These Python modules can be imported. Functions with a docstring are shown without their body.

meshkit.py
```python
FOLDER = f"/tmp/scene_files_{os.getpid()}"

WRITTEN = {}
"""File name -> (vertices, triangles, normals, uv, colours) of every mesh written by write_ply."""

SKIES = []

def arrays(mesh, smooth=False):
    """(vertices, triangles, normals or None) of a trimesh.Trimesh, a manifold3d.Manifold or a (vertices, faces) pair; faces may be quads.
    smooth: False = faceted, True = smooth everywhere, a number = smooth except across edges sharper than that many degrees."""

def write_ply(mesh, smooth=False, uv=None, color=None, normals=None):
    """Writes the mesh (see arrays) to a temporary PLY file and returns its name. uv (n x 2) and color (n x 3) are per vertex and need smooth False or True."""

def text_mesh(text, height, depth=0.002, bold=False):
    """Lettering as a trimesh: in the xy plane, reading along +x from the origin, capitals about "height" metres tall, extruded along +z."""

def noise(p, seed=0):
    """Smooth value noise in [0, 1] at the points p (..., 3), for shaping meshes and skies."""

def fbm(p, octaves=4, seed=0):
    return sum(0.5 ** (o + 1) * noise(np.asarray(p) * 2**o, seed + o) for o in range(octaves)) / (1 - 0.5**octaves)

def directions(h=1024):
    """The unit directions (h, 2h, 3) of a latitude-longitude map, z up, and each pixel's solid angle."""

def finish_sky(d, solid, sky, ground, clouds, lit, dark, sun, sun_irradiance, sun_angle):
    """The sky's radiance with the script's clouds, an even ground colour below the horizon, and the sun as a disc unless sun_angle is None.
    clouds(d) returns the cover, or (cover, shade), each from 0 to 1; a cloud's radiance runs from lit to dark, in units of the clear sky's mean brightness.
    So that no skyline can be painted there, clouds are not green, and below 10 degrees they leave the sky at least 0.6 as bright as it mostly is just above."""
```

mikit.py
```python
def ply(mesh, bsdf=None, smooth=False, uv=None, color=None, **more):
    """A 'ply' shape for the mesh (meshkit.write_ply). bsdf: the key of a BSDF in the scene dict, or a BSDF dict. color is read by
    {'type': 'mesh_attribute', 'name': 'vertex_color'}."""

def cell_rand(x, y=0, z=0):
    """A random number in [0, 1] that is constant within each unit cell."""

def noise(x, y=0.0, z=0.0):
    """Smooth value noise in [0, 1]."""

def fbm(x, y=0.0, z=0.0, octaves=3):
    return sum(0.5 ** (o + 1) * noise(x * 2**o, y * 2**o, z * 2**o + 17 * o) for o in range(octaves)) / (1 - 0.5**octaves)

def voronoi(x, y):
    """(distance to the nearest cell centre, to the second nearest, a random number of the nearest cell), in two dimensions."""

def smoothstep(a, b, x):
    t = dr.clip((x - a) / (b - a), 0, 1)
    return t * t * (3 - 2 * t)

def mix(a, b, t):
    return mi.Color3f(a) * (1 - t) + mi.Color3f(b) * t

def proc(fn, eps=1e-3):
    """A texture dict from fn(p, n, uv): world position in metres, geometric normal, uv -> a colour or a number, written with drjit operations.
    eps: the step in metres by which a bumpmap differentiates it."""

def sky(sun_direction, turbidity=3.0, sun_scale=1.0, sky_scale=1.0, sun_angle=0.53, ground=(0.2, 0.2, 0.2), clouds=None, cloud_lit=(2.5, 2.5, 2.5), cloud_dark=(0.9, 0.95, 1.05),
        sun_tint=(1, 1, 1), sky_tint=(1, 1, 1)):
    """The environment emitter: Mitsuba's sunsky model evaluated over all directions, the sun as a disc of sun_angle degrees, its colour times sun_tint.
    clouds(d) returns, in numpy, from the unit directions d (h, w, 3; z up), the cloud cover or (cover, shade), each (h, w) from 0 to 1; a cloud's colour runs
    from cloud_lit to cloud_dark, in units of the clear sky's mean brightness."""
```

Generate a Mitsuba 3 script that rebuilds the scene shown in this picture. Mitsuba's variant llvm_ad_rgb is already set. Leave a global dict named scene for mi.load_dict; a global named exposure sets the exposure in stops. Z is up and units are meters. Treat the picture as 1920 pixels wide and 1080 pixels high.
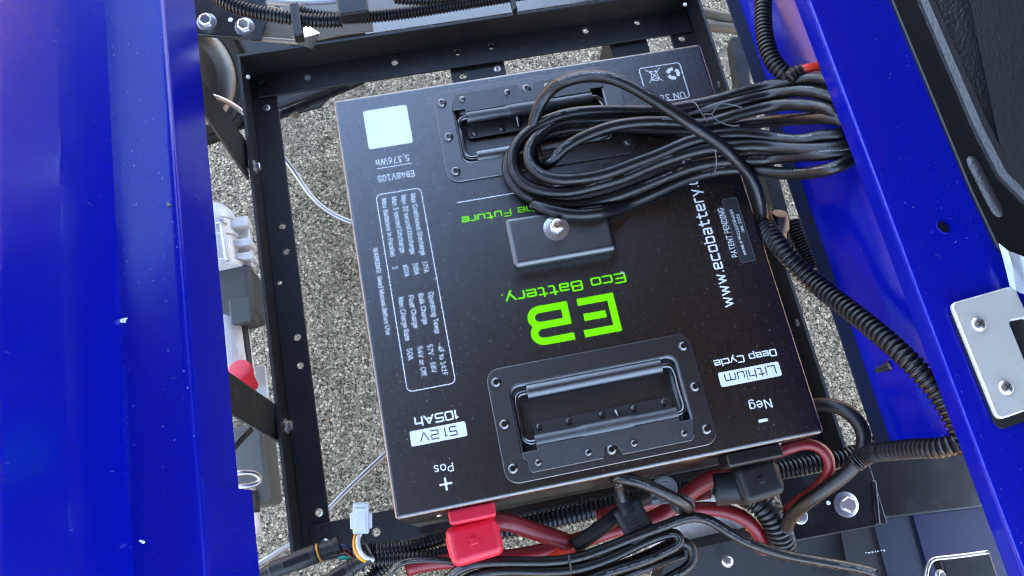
import math, random
import numpy as np, trimesh, shapely.geometry as sg, shapely.ops as so, shapely.affinity as sa
import manifold3d as m3
import mitsuba as mi, drjit as dr
import mikit, meshkit
from mikit import proc, noise, fbm, voronoi, cell_rand, smoothstep, mix

T = mi.ScalarTransform4f
scene, labels = {}, {}
rng = random.Random(7)

# ---------------------------------------------------------------- camera, daylight, exposure
scene['camera'] = {'type': 'perspective', 'fov': 65.4123, 'fov_axis': 'x', 'near_clip': 0.02, 'far_clip': 200.0,
                   'to_world': T().look_at(origin=(-0.1425,-0.2897,1.4237), target=(-0.0519,0.0145,0.4754), up=(0.1767,0.9322,0.316))}
def clouds(d):
    """Broken fair-weather cloud, thicker towards the horizon."""
    q = d / np.maximum(d[..., 2:], 0.12) * 1.1
    n = meshkit.fbm(np.stack([q[..., 0], q[..., 1], 0 * q[..., 0] + 3.3], -1) * 1.3, 5, 11)
    c = np.clip((n - 0.42) / 0.2, 0, 1)
    return 0.04 + 0.5 * c * np.clip(1.25 - d[..., 2], 0, 1), np.clip((n - 0.55) / 0.3, 0, 1) * 0.3
scene['sky'] = mikit.sky((0.20, -0.23, 0.95), turbidity=3.0, clouds=clouds, cloud_lit=(2.2, 2.5, 3.0), ground=(0.22, 0.2, 0.17), sun_tint=(1.3, 1.02, 0.72))
exposure = 5.12

# ---------------------------------------------------------------- materials
def rgb(*c):
    return {'type': 'rgb', 'value': list(c)}

def specks(p, cell, share, size, long=1.6, at=0.0):
    """Grains of dust, each a dot or fibre with an outline of its own: above 0 on a grain."""
    x, y = (p.x + at) / cell, (p.y + at) / cell
    i, j = dr.floor(x), dr.floor(y)
    cx, cy = 0.25 + 0.5 * cell_rand(i, j, 1), 0.25 + 0.5 * cell_rand(i, j, 2)
    a = 6.28 * cell_rand(i, j, 5)
    dx, dy = x - i - cx, y - j - cy
    u, v = dx * dr.cos(a) + dy * dr.sin(a), dy * dr.cos(a) - dx * dr.sin(a)
    r = size * (0.4 + cell_rand(i, j, 4))
    d = dr.sqrt(dr.square(u) + dr.square(v * (1 + long * cell_rand(i, j, 6))))
    return dr.select((cell_rand(i, j, 3) < share) & (d < r), 0.35 + 0.65 * cell_rand(i, j, 7), 0.0)

def case_col(p, n, uv):
    patchy = smoothstep(0.35, 0.72, fbm(p.x * 9, p.y * 9, 3.0))
    near = smoothstep(0.0, 0.16, p.x - 0.3 * p.y)
    d = dr.maximum(specks(p, 0.0085, 0.12 + 0.4 * patchy + 0.35 * near, 0.062), specks(p, 0.0038, 0.03 + 0.2 * patchy + 0.22 * near, 0.1, 1.6, 0.31) * 0.6)
    d = dr.maximum(d, specks(p, 0.034, 0.3 + 0.3 * near, 0.022, 3.0, 0.11))
    d = dr.maximum(d, specks(p, 0.05, 0.35, 0.05, 14.0, 0.23) * 0.35)
    d = dr.select(n.z > 0.7, d, 0)
    smear = smoothstep(0.56, 0.6, fbm(p.x * 21, p.y * 13, 8.0)) * smoothstep(0.4, 0.6, noise(p.x * 700, p.y * 160, 2.0))
    g = 0.85 + 0.3 * noise(p.x * 900, p.y * 900, p.z * 900)
    return mix(mi.Color3f(0.0045, 0.0046, 0.006) * g + 0.006 * smear, (0.6, 0.58, 0.55), d * 0.85)

def blue_col(p, n, uv):
    patchy = smoothstep(0.42, 0.75, fbm(p.x * 14, p.y * 14, 1.0))
    crease = dr.select((dr.abs(p.x + 0.4195) < 0.0022) & (p.z < 0.75), 0.75 * smoothstep(0.3, 0.6, noise(p.y * 30, 3.0)), 0.0)
    d = dr.maximum(specks(p, 0.011, 0.12 + 0.45 * patchy, 0.06), specks(p, 0.0042, 0.02 + 0.2 * patchy + crease * 0.6, 0.1, 1.6, 0.17) * 0.5)
    d = dr.maximum(d, specks(p, 0.0017, crease, 0.22, 1.0, 0.05) * 0.6)
    d = dr.maximum(d, specks(p, 0.045, 0.4, 0.02, 2.0, 0.4))
    d = dr.maximum(d, specks(p, 0.06, 0.4, 0.09, 22.0, 0.27) * 0.2)
    d = dr.select(n.z > 0.5, d, d * 0.25)
    g = 0.9 + 0.2 * noise(p.x * 1500, p.y * 1500, p.z * 1500)
    return mix(mi.Color3f(0.0006, 0.009, 0.41) * g, (0.55, 0.57, 0.72), d * 0.7)

def stones(p):
    """Crushed stone: how far inside a stone, and a random number per stone, for two sizes."""
    wx, wy = p.x + 0.002 * noise(p.x * 300, p.y * 300), p.y + 0.002 * noise(p.x * 300, p.y * 300, 9)
    f1, f2, w = voronoi(wx / 0.0056, wy / 0.0056)
    g1, g2, w2 = voronoi(wx / 0.0028 + 7, wy / 0.0028)
    big = smoothstep(0.02, 0.3, f2 - f1) * smoothstep(0.72, 0.4, f1) * dr.select(w > 0.3, 1.0, 0.0)
    small = smoothstep(0.03, 0.3, g2 - g1) * smoothstep(0.75, 0.35, g1) * dr.select(w2 > 0.25, 1.0, 0.0)
    return big, w, small, w2

def asphalt_col(p, n, uv):
    big, w, small, w2 = stones(p)
    tone = 0.8 + 0.4 * fbm(p.x * 7, p.y * 7, 11)
    tone = tone * (1 - 0.2 * smoothstep(0.56, 0.66, fbm(p.x * 13, p.y * 13, 4)))
    c = mix((0.066, 0.051, 0.034), mix((0.17, 0.134, 0.091), (0.52, 0.405, 0.275), w2), small)
    c = mix(c, mix((0.22, 0.172, 0.116), (0.78, 0.61, 0.415), w * w), big)
    return c * tone

def asphalt_h(p, n, uv):
    big, w, small, w2 = stones(p)
    return 0.0022 * big * (0.5 + w) + 0.0008 * small

def cable_col(p, n, uv):
    """Black jacket with a line of small white print; uv = (turn round the cable, metres along it)."""
    run = (cell_rand(uv.y / 0.052, 5) > 0.7) & (cell_rand(uv.y / 0.0065, 8) > 0.22)
    ink = run & (dr.abs(uv.x - 0.25) < 0.018) & (cell_rand(uv.y / 0.0009, uv.x / 0.015, 2) > 0.45)
    return dr.select(ink, mi.Color3f(0.3, 0.3, 0.3), mi.Color3f(0.005, 0.005, 0.006))

def vinyl_h(p, n, uv):
    return 0.0008 * noise(p.x * 470, p.y * 470, p.z * 470) + 0.0004 * noise(p.x * 900, p.y * 900, p.z * 900)

def scuff_col(p, n, uv):
    t = smoothstep(0.5, 0.72, fbm(p.x * 34, p.y * 34, p.z * 34))
    return mix((0.010, 0.010, 0.012), (0.05, 0.048, 0.045), t * 0.5)

def brushed_r(p, n, uv):
    return 0.2 + 0.22 * fbm(p.x * 60, p.y * 300, p.z * 90)

def cast_col(p, n, uv):
    return mix((0.52, 0.5, 0.46), (0.74, 0.72, 0.68), fbm(p.x * 120, p.y * 120, p.z * 120))

def two(b):
    return {'type': 'twosided', 'bsdf': b}

def plastic(col, a, **k):
    c = col if isinstance(col, dict) else rgb(*col)
    return two({'type': 'roughplastic', 'alpha': a, 'diffuse_reflectance': c, 'nonlinear': True, **{'int_ior': 1.5, 'distribution': 'ggx', **k}})

def metal(col, r, m=1.0, **k):
    c = col if isinstance(col, dict) else rgb(*col)
    return two({'type': 'principled', 'base_color': c, 'metallic': m, 'roughness': r, **k})

def bumped(b, fn, eps):
    return two({'type': 'bumpmap', 'arbitrary': proc(fn, eps=eps), 'bsdf': b['bsdf'], 'scale': 1.0})

M = {
    'case_paint': plastic(proc(case_col), 0.2, int_ior=2.2, distribution='beckmann'),
    'blue_paint': plastic(proc(blue_col), 0.035),
    'asphalt': bumped(two({'type': 'diffuse', 'reflectance': proc(asphalt_col)}), asphalt_h, 6e-4),
    'cable_jacket': plastic(proc(cable_col), 0.13),
    'black_plastic': plastic((0.007, 0.007, 0.0075), 0.18),
    'black_matt': plastic((0.01, 0.01, 0.0105), 0.32),
    'black_gloss': plastic(proc(scuff_col), 0.09),
    'tray_paint': plastic((0.007, 0.0075, 0.01), 0.24, int_ior=1.6),
    'vinyl': bumped(plastic((0.035, 0.036, 0.037), 0.28, int_ior=1.8), vinyl_h, 4e-4),
    'black_steel': metal((0.17, 0.168, 0.165), 0.2, 1.0),
    'handle_paint': plastic((0.008, 0.008, 0.009), 0.28, int_ior=2.0),
    'zinc': metal((0.6, 0.59, 0.57), 0.26, 0.9),
    'steel': metal((0.4, 0.385, 0.36), 0.3),
    'plate_paint': plastic((0.007, 0.007, 0.008), 0.25, int_ior=2.15, distribution='beckmann'),
    'navy_panel': plastic((0.004, 0.008, 0.1), 0.12),
    'dull_steel': metal((0.16, 0.145, 0.125), 0.32, 0.9),
    'mid_grey': plastic((0.2, 0.19, 0.165), 0.3),
    'stainless': two({'type': 'principled', 'base_color': rgb(0.52, 0.49, 0.43), 'metallic': 0.3, 'roughness': proc(brushed_r)}),
    'polished': metal((0.86, 0.85, 0.83), 0.16),
    'aluminium': two({'type': 'principled', 'base_color': rgb(0.17, 0.148, 0.118), 'metallic': 0.2, 'roughness': proc(brushed_r)}),
    'cast_aluminium': metal(proc(cast_col), 0.5, 0.35),
    'copper_stud': metal((0.66, 0.5, 0.42), 0.3),
    'white_print': two({'type': 'diffuse', 'reflectance': rgb(0.68, 0.69, 0.68)}),
    'green_print': two({'type': 'diffuse', 'reflectance': rgb(0.2, 0.78, 0.004)}),
    'dark_print': two({'type': 'diffuse', 'reflectance': rgb(0.02, 0.02, 0.03)}),
    'red_plastic': plastic((0.82, 0.018, 0.07), 0.2),
    'red_jacket': plastic((0.32, 0.004, 0.012), 0.18),
    'orange_jacket': plastic((0.85, 0.07, 0.02), 0.2),
    'yellow_jacket': plastic((0.8, 0.42, 0.005), 0.2),
    'white_plastic': plastic((0.72, 0.73, 0.75), 0.2),
    'grey_plastic': plastic((0.2, 0.205, 0.215), 0.25),
    'dark_grey': plastic((0.05, 0.05, 0.052), 0.3),
    'iron': plastic((0.15, 0.145, 0.135), 0.45),
    'dry_leaf': plastic((0.5, 0.17, 0.05), 0.4),
    'teal_jacket': plastic((0.01, 0.36, 0.3), 0.2),
    'navy_jacket': plastic((0.01, 0.02, 0.12), 0.2),
    'tan_rubber': plastic((0.3, 0.24, 0.16), 0.3),
    'slate_panel': plastic((0.035, 0.045, 0.085), 0.2),
    'roof_shell': plastic((0.012, 0.014, 0.02), 0.4),
    'seat_cover': plastic((0.01, 0.011, 0.014), 0.35),
}
for k, v in M.items():
    scene['mat_' + k] = v

# ---------------------------------------------------------------- mesh helpers
def add(key, mesh, mat, smooth=False, label=None, cat=None, group=None, kind=None, uv=None):
    n, k = 0, key
    while k in scene:
        n += 1
        k = f'{key}_{n:03d}'
    if isinstance(mesh, tuple) and len(mesh) == 3:
        mesh, uv = (mesh[0], mesh[1]), mesh[2] if smooth is True else None
        if smooth is not True:
            mesh = trimesh.Trimesh(mesh[0], mesh[1], process=False)
    scene[k] = mikit.ply(mesh, 'mat_' + mat, smooth=smooth, uv=uv)
    if label or cat or group or kind:
        tag(k, label, cat, group, kind)
    return k

def tag(k, label=None, cat=None, group=None, kind=None):
    labels[k] = {a: b for a, b in (('label', label), ('category', cat), ('group', group), ('kind', kind)) if b}

def V(p):
    return np.asarray(p, float)

def cat_(*ms):
    return trimesh.util.concatenate([m for m in ms])

def frame(at, z, x=(1, 0, 0)):
    """4x4 with its third column along z."""
    z = V(z) / np.linalg.norm(z)
    x = V(x) - z * np.dot(x, z)
    if np.linalg.norm(x) < 1e-6:
        x = np.cross([0, 1, 0.3], z)
    x /= np.linalg.norm(x)
    m = np.eye(4)
    m[:3, 0], m[:3, 1], m[:3, 2], m[:3, 3] = x, np.cross(z, x), z, at
    return m

def place(mesh, at=(0, 0, 0), z=(0, 0, 1), x=(1, 0, 0)):
    mesh = mesh.copy()
    mesh.apply_transform(frame(at, z, x))
    return mesh

def box(x0, x1, y0, y1, z0, z1):
    m = trimesh.creation.box((x1 - x0, y1 - y0, z1 - z0))
    m.apply_translation(((x0 + x1) / 2, (y0 + y1) / 2, (z0 + z1) / 2))
    return m

BALL = trimesh.creation.icosphere(subdivisions=2)
def rbox(x0, x1, y0, y1, z0, z1, r):
    """A box with rounded edges."""
    r = min(r, 0.499 * min(x1 - x0, y1 - y0, z1 - z0))
    pts = [BALL.vertices * r + (x, y, z) for x in (x0 + r, x1 - r) for y in (y0 + r, y1 - r) for z in (z0 + r, z1 - r)]
    return trimesh.convex.convex_hull(np.vstack(pts))

def rrect(x0, x1, y0, y1, r, n=6):
    c = [(x1 - r, y1 - r, 0), (x0 + r, y1 - r, 90), (x0 + r, y0 + r, 180), (x1 - r, y0 + r, 270)]
    return [(cx + r * math.cos(math.radians(a + 90 * i / n)), cy + r * math.sin(math.radians(a + 90 * i / n))) for cx, cy, a in c for i in range(n + 1)]

def prism(poly, z0, z1):
    poly = poly if hasattr(poly, 'geom_type') else sg.Polygon(poly)
    ps = getattr(poly, 'geoms', [poly])
    m = cat_(*[trimesh.creation.extrude_polygon(g, z1 - z0, engine='earcut') for g in ps if g.area > 1e-10])
    m.apply_translation((0, 0, z0))
    return m

def bevelled(poly, z0, z1, b):
    """A plate with a chamfered upper edge and any holes."""
    poly = poly if hasattr(poly, 'geom_type') else sg.Polygon(poly)
    lower = prism(poly, z0, z1 - b)
    rings = []
    for g in getattr(poly, 'geoms', [poly]):
        for ring, s in [(g.exterior, 1)] + [(i, -1) for i in g.interiors]:
            pts = np.array(ring.coords)[:-1]
            if sg.LinearRing(pts).is_ccw != (s > 0):
                pts = pts[::-1]
            a, c = np.roll(pts, 1, 0), np.roll(pts, -1, 0)
            n1, n2 = pts - a, c - pts
            n1 = np.stack([-n1[:, 1], n1[:, 0]], 1) / (np.linalg.norm(n1, axis=1, keepdims=True) + 1e-12)
            n2 = np.stack([-n2[:, 1], n2[:, 0]], 1) / (np.linalg.norm(n2, axis=1, keepdims=True) + 1e-12)
            nn = n1 + n2
            nn = nn / np.maximum((nn * nn).sum(1, keepdims=True) / 2, 0.4)
            rings.append((pts, pts + nn * b))
    tops = [r[1] for r in rings]
    out = [lower]
    for pts, ins in rings:
        n = len(pts)
        v = np.vstack([np.c_[pts, np.full(n, z1 - b)], np.c_[ins, np.full(n, z1)]])
        i = np.arange(n); j = (i + 1) % n
        out.append(trimesh.Trimesh(v, np.vstack([np.c_[i, j, j + n], np.c_[i, j + n, i + n]]), process=False))
    k = 0
    for g in getattr(poly, 'geoms', [poly]):
        q = sg.Polygon(tops[k], tops[k + 1:k + 1 + len(g.interiors)])
        k += 1 + len(g.interiors)
        vv, ff = trimesh.creation.triangulate_polygon(q, engine='earcut')
        f = np.array(ff)
        area = np.cross(vv[f[:, 1]] - vv[f[:, 0]], vv[f[:, 2]] - vv[f[:, 0]])
        f[area < 0] = f[area < 0][:, ::-1]
        out.append(trimesh.Trimesh(np.c_[vv, np.full(len(vv), z1)], f, process=False))
    return cat_(*out)

def lathe(profile, at=(0, 0, 0), axis=(0, 0, 1), n=28):
    """Profile of (radius, height) pairs from the bottom up, turned about the axis."""
    pr = np.array(profile, float)
    a = np.arange(n) * 2 * np.pi / n
    v = np.stack([pr[:, None, 0] * np.cos(a), pr[:, None, 0] * np.sin(a), np.broadcast_to(pr[:, None, 1], (len(pr), n))], -1).reshape(-1, 3)
    f = []
    for k in range(len(pr) - 1):
        i = np.arange(n); j = (i + 1) % n
        f += [np.c_[i + k * n, j + k * n, j + k * n + n], np.c_[i + k * n, j + k * n + n, i + k * n + n]]
    m = trimesh.Trimesh(v, np.vstack(f), process=False)
    m.merge_vertices()
    m.update_faces(m.nondegenerate_faces())
    return place(m, at, axis)

def spline(pts, step):
    """A smooth path through the points, sampled about every step metres."""
    from scipy.interpolate import CubicSpline
    p = np.array(pts, float)
    if len(p) == 2:
        t = np.array([0, 1.0])
        n = max(2, int(np.linalg.norm(p[1] - p[0]) / step) + 1)
        return p[0] + np.linspace(0, 1, n)[:, None] * (p[1] - p[0])
    d = np.r_[0, np.cumsum(np.linalg.norm(np.diff(p, axis=0), axis=1) ** 0.75)]
    cs = CubicSpline(d, p)
    q = cs(np.linspace(0, d[-1], 60 * len(p)))
    s = np.r_[0, np.cumsum(np.linalg.norm(np.diff(q, axis=0), axis=1))]
    n = max(3, int(s[-1] / step) + 1)
    t = np.linspace(0, s[-1], n)
    return np.stack([np.interp(t, s, q[:, k]) for k in range(3)], 1)

def sweep(p, rad, sides=14, caps=True):
    """A round tube along the points p with a radius at each point; gives (vertices, faces, uv)."""
    p = np.asarray(p, float)
    rad = np.broadcast_to(rad, (len(p),))
    t = np.gradient(p, axis=0)
    t /= np.linalg.norm(t, axis=1, keepdims=True) + 1e-12
    side = np.cross(t, [0, 0, 1.0])
    bad = np.linalg.norm(side, axis=1) < 0.15
    side[bad] = np.cross(t[bad], [0.3, 1.0, 0.0])
    side /= np.linalg.norm(side, axis=1, keepdims=True)
    up = np.cross(side, t)
    a = np.linspace(0, 2 * np.pi, sides + 1)
    v = p[:, None] + rad[:, None, None] * (np.cos(a)[None, :, None] * side[:, None] + np.sin(a)[None, :, None] * up[:, None])
    s = np.r_[0, np.cumsum(np.linalg.norm(np.diff(p, axis=0), axis=1))]
    uv = np.stack(np.broadcast_arrays(np.linspace(0, 1, sides + 1)[None, :], s[:, None]), -1).reshape(-1, 2)
    w = sides + 1
    i, j = np.meshgrid(np.arange(len(p) - 1), np.arange(sides), indexing='ij')
    q = np.stack([i * w + j, (i + 1) * w + j, (i + 1) * w + j + 1, i * w + j + 1], -1).reshape(-1, 4)
    f = np.vstack([q[:, [0, 2, 1]], q[:, [0, 3, 2]]])
    v = v.reshape(-1, 3)
    if caps:
        n = len(v)
        v = np.vstack([v, p[0], p[-1]])
        uv = np.vstack([uv, [0, 0], [0, s[-1]]])
        k = np.arange(sides)
        f = np.vstack([f, np.c_[np.full(sides, n), k, k + 1], np.c_[np.full(sides, n + 1), (len(p) - 1) * w + k + 1, (len(p) - 1) * w + k]])
    return v, f, uv

def tube(pts, r, step=0.004, sides=14):
    return sweep(spline(pts, step), r, sides)

def corrugated(pts, r, pitch=0.0056, depth=0.0026, sides=16):
    """Split loom: ribs and grooves along the path."""
    p = spline(pts, pitch / 6)
    s = np.r_[0, np.cumsum(np.linalg.norm(np.diff(p, axis=0), axis=1))]
    ph = (s / pitch) % 1.0
    prof = np.clip(np.abs(ph - 0.5) * 2, 0, 1)
    rad = r - depth * np.clip((prof - 0.45) / 0.3, 0, 1)
    return sweep(p, rad, sides)

def as_mesh(vfu):
    return trimesh.Trimesh(vfu[0], vfu[1], process=False)

def hexagon(r):
    return [(r * math.cos(math.pi / 3 * k), r * math.sin(math.pi / 3 * k)) for k in range(6)]

def hex_bolt(r=0.0055, flange=0.009, h=0.006, shank=0.0, end=0.0):
    """Flange bolt or nut head standing on z = 0."""
    parts = [lathe([(0, 0), (flange, 0), (flange, 0.0012), (r * 1.05, 0.0026), (0, 0.0026)])]
    parts.append(bevelled(sg.Polygon(hexagon(r)), 0.0015, 0.0015 + h, r * 0.16))
    if end:
        parts.append(lathe([(end, 0.0), (end, h + shank), (end * 0.75, h + shank + 0.001), (0, h + shank + 0.001)], n=18))
    return cat_(*parts)

def screw_head(r, h, drive='hex'):
    """Button head with a recess."""
    a = r * 0.42
    pr = [(r, 0), (r, h * 0.15), (r * 0.92, h * 0.5), (r * 0.72, h * 0.85), (a * 1.25, h), (a, h), (a * 0.9, h * 0.45), (0, h * 0.4)]
    m = lathe(pr, n=20)
    if drive == 'cross':
        m = cat_(lathe([(r, 0), (r, h * 0.2), (r * 0.85, h * 0.7), (r * 0.5, h), (0, h * 1.05)], n=20))
    return m

def dome(r, h):
    return lathe([(r, 0), (r * 0.97, h * 0.35), (r * 0.8, h * 0.7), (r * 0.5, h * 0.92), (0, h)], n=18)

# ---------------------------------------------------------------- lettering
H_ = 0.74
GL = {
    'E': (.95, [[(.95, 1), (0, 1), (0, 0), (.95, 0)], [(0, .5), (.85, .5)]]),
    'c': (.8, [[(.8, H_), (0, H_), (0, 0), (.8, 0)]]), 'o': (.82, [[(0, 0), (0, H_), (.82, H_), (.82, 0), (0, 0)]]),
    'B': (.95, [[(0, 0), (0, 1), (.9, 1), (.9, .52), (.95, .5), (.95, 0), (0, 0)], [(0, .5), (.93, .5)]]),
    'a': (.8, [[(.05, H_), (.8, H_), (.8, 0), (0, 0), (0, .37), (.8, .37)]]),
    't': (.7, [[(.25, 1), (.25, 0), (.7, 0)], [(0, H_), (.68, H_)]]),
    'e': (.8, [[(.8, 0), (0, 0), (0, H_), (.8, H_), (.8, .37), (0, .37)]]),
    'r': (.55, [[(0, 0), (0, H_), (.55, H_)]]), 'y': (.85, [[(0, H_), (.43, .06)], [(.85, H_), (.32, -.3)]]),
    'L': (.85, [[(0, 1), (0, 0), (.85, 0)]]), 'i': (.02, [[(0, 0), (0, H_)], [(0, .98), (0, 1.02)]]),
    'h': (.8, [[(0, 1), (0, 0)], [(0, H_), (.8, H_), (.8, 0)]]), 'u': (.8, [[(0, H_), (0, 0), (.8, 0), (.8, H_)]]),
    'm': (1.3, [[(0, 0), (0, H_), (1.3, H_), (1.3, 0)], [(.65, H_), (.65, 0)]]), 'n': (.8, [[(0, 0), (0, H_), (.8, H_), (.8, 0)]]),
    '5': (.85, [[(.85, 1), (0, 1), (0, .54), (.85, .54), (.85, 0), (0, 0)]]), '1': (.22, [[(0, .86), (.2, 1), (.2, 0)]]),
    '2': (.85, [[(0, 1), (.85, 1), (.85, .5), (0, .5), (0, 0), (.85, 0)]]), 'V': (1.0, [[(0, 1), (.5, 0), (1, 1)]]),
    '0': (.85, [[(0, 0), (0, 1), (.85, 1), (.85, 0), (0, 0)]]), 'A': (1.0, [[(0, 0), (.5, 1), (1, 0)], [(.2, .32), (.8, .32)]]),
    'D': (.9, [[(0, 0), (0, 1), (.9, 1), (.9, 0), (0, 0)]]), 'p': (.8, [[(0, -.3), (0, H_), (.8, H_), (.8, 0), (0, 0)]]),
    'C': (.88, [[(.88, 1), (0, 1), (0, 0), (.88, 0)]]), 'l': (.02, [[(0, 0), (0, 1)]]),
    'w': (1.15, [[(0, H_), (.28, 0), (.575, H_ * .92), (.87, 0), (1.15, H_)]]), 'F': (.85, [[(0, 0), (0, 1), (.85, 1)], [(0, .5), (.75, .5)]]),
    'b': (.8, [[(0, 1), (0, 0), (.8, 0), (.8, H_), (0, H_)]]), '.': (.02, [[(0, 0), (0, .02)]]), ' ': (.35, []),
}
def soft_line(pts, r=0.1):
    out = []
    closed = pts[0] == pts[-1]
    p = [V(q) for q in pts]
    rng_ = range(len(p))
    for i in rng_:
        if i in (0, len(p) - 1) and not closed:
            out.append(p[i]); continue
        if closed and i == len(p) - 1:
            out.append(out[0]); continue
        a, b, c = p[i - 1 if i else len(p) - 2], p[i], p[i + 1]
        d1, d2 = a - b, c - b
        l1, l2 = np.linalg.norm(d1), np.linalg.norm(d2)
        k = min(r, l1 / 2.2, l2 / 2.2)
        q1, q2 = b + d1 / l1 * k, b + d2 / l2 * k
        out += [q1, 0.25 * q1 + 0.5 * b + 0.25 * q2, q2]
    return out

def techno(text, height, width=None, weight=0.15, gap=0.32):
    """Wide square lettering as a flat shape; capitals of the given height, the whole text of the given width."""
    x, shapes = 0.0, []
    for ch in text:
        w, lines = GL[ch]
        for l in lines:
            g = sg.LineString([tuple(q) for q in soft_line(l)]).buffer(weight / 2, cap_style='square' if ch != '.' else 'round', join_style='mitre', quad_segs=4)
            shapes.append(sa.translate(g, x, 0))
        x += w + gap
    s = so.unary_union(shapes)
    x0, _, x1, _ = s.bounds
    fx = height if width is None else width / (x1 - x0)
    s = sa.translate(s, -x0, weight / 2)
    return sa.scale(s, fx, height / (1 + weight), origin=(0, 0))

def plain(text, height, width=None):
    m = meshkit.text_mesh(text, height, 0.0002)
    v = m.vertices
    if width is not None:
        v[:, 0] = (v[:, 0] - v[:, 0].min()) * width / (v[:, 0].max() - v[:, 0].min())
    m.vertices = v
    return m

def lay(m, at, x, y):
    """Puts lettering (in its own xy plane) with its baseline start at a point, reading along x with its tops towards y."""
    if not isinstance(m, trimesh.Trimesh):
        m = prism(m, 0, 0.0002)
    m = m.copy()
    a = np.eye(4)
    a[:3, 0], a[:3, 1], a[:3, 3] = x, y, at
    a[:3, 2] = np.cross(x, y)
    m.apply_transform(a)
    return m

# ---------------------------------------------------------------- ground
add('asphalt_ground', box(-30, 30, -30, 30, -0.05, 0.0), 'asphalt', kind='structure', label='grey coarse asphalt seen through the gaps around the tray', )

# ---------------------------------------------------------------- cart body above and around (partly outside the frame)
def strip_sheet(profile, y0, y1, thick, ny=2, smooth_r=0.0):
    """A bent sheet: the (x, z) profile drawn out along y, with real thickness."""
    line = sg.LineString(profile).buffer(thick / 2, cap_style='flat', join_style='round', quad_segs=6)
    m = prism(line, 0, y1 - y0)
    a = np.array([[1, 0, 0, 0], [0, 0, -1, y1], [0, 1, 0, 0], [0, 0, 0, 1.0]])
    m.apply_transform(a)
    return m

def rounded(profile, r):
    return [tuple(q) for q in so.unary_union([sg.LineString(profile)]).coords] if r == 0 else [tuple(q) for q in fillet(profile, r)]

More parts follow.
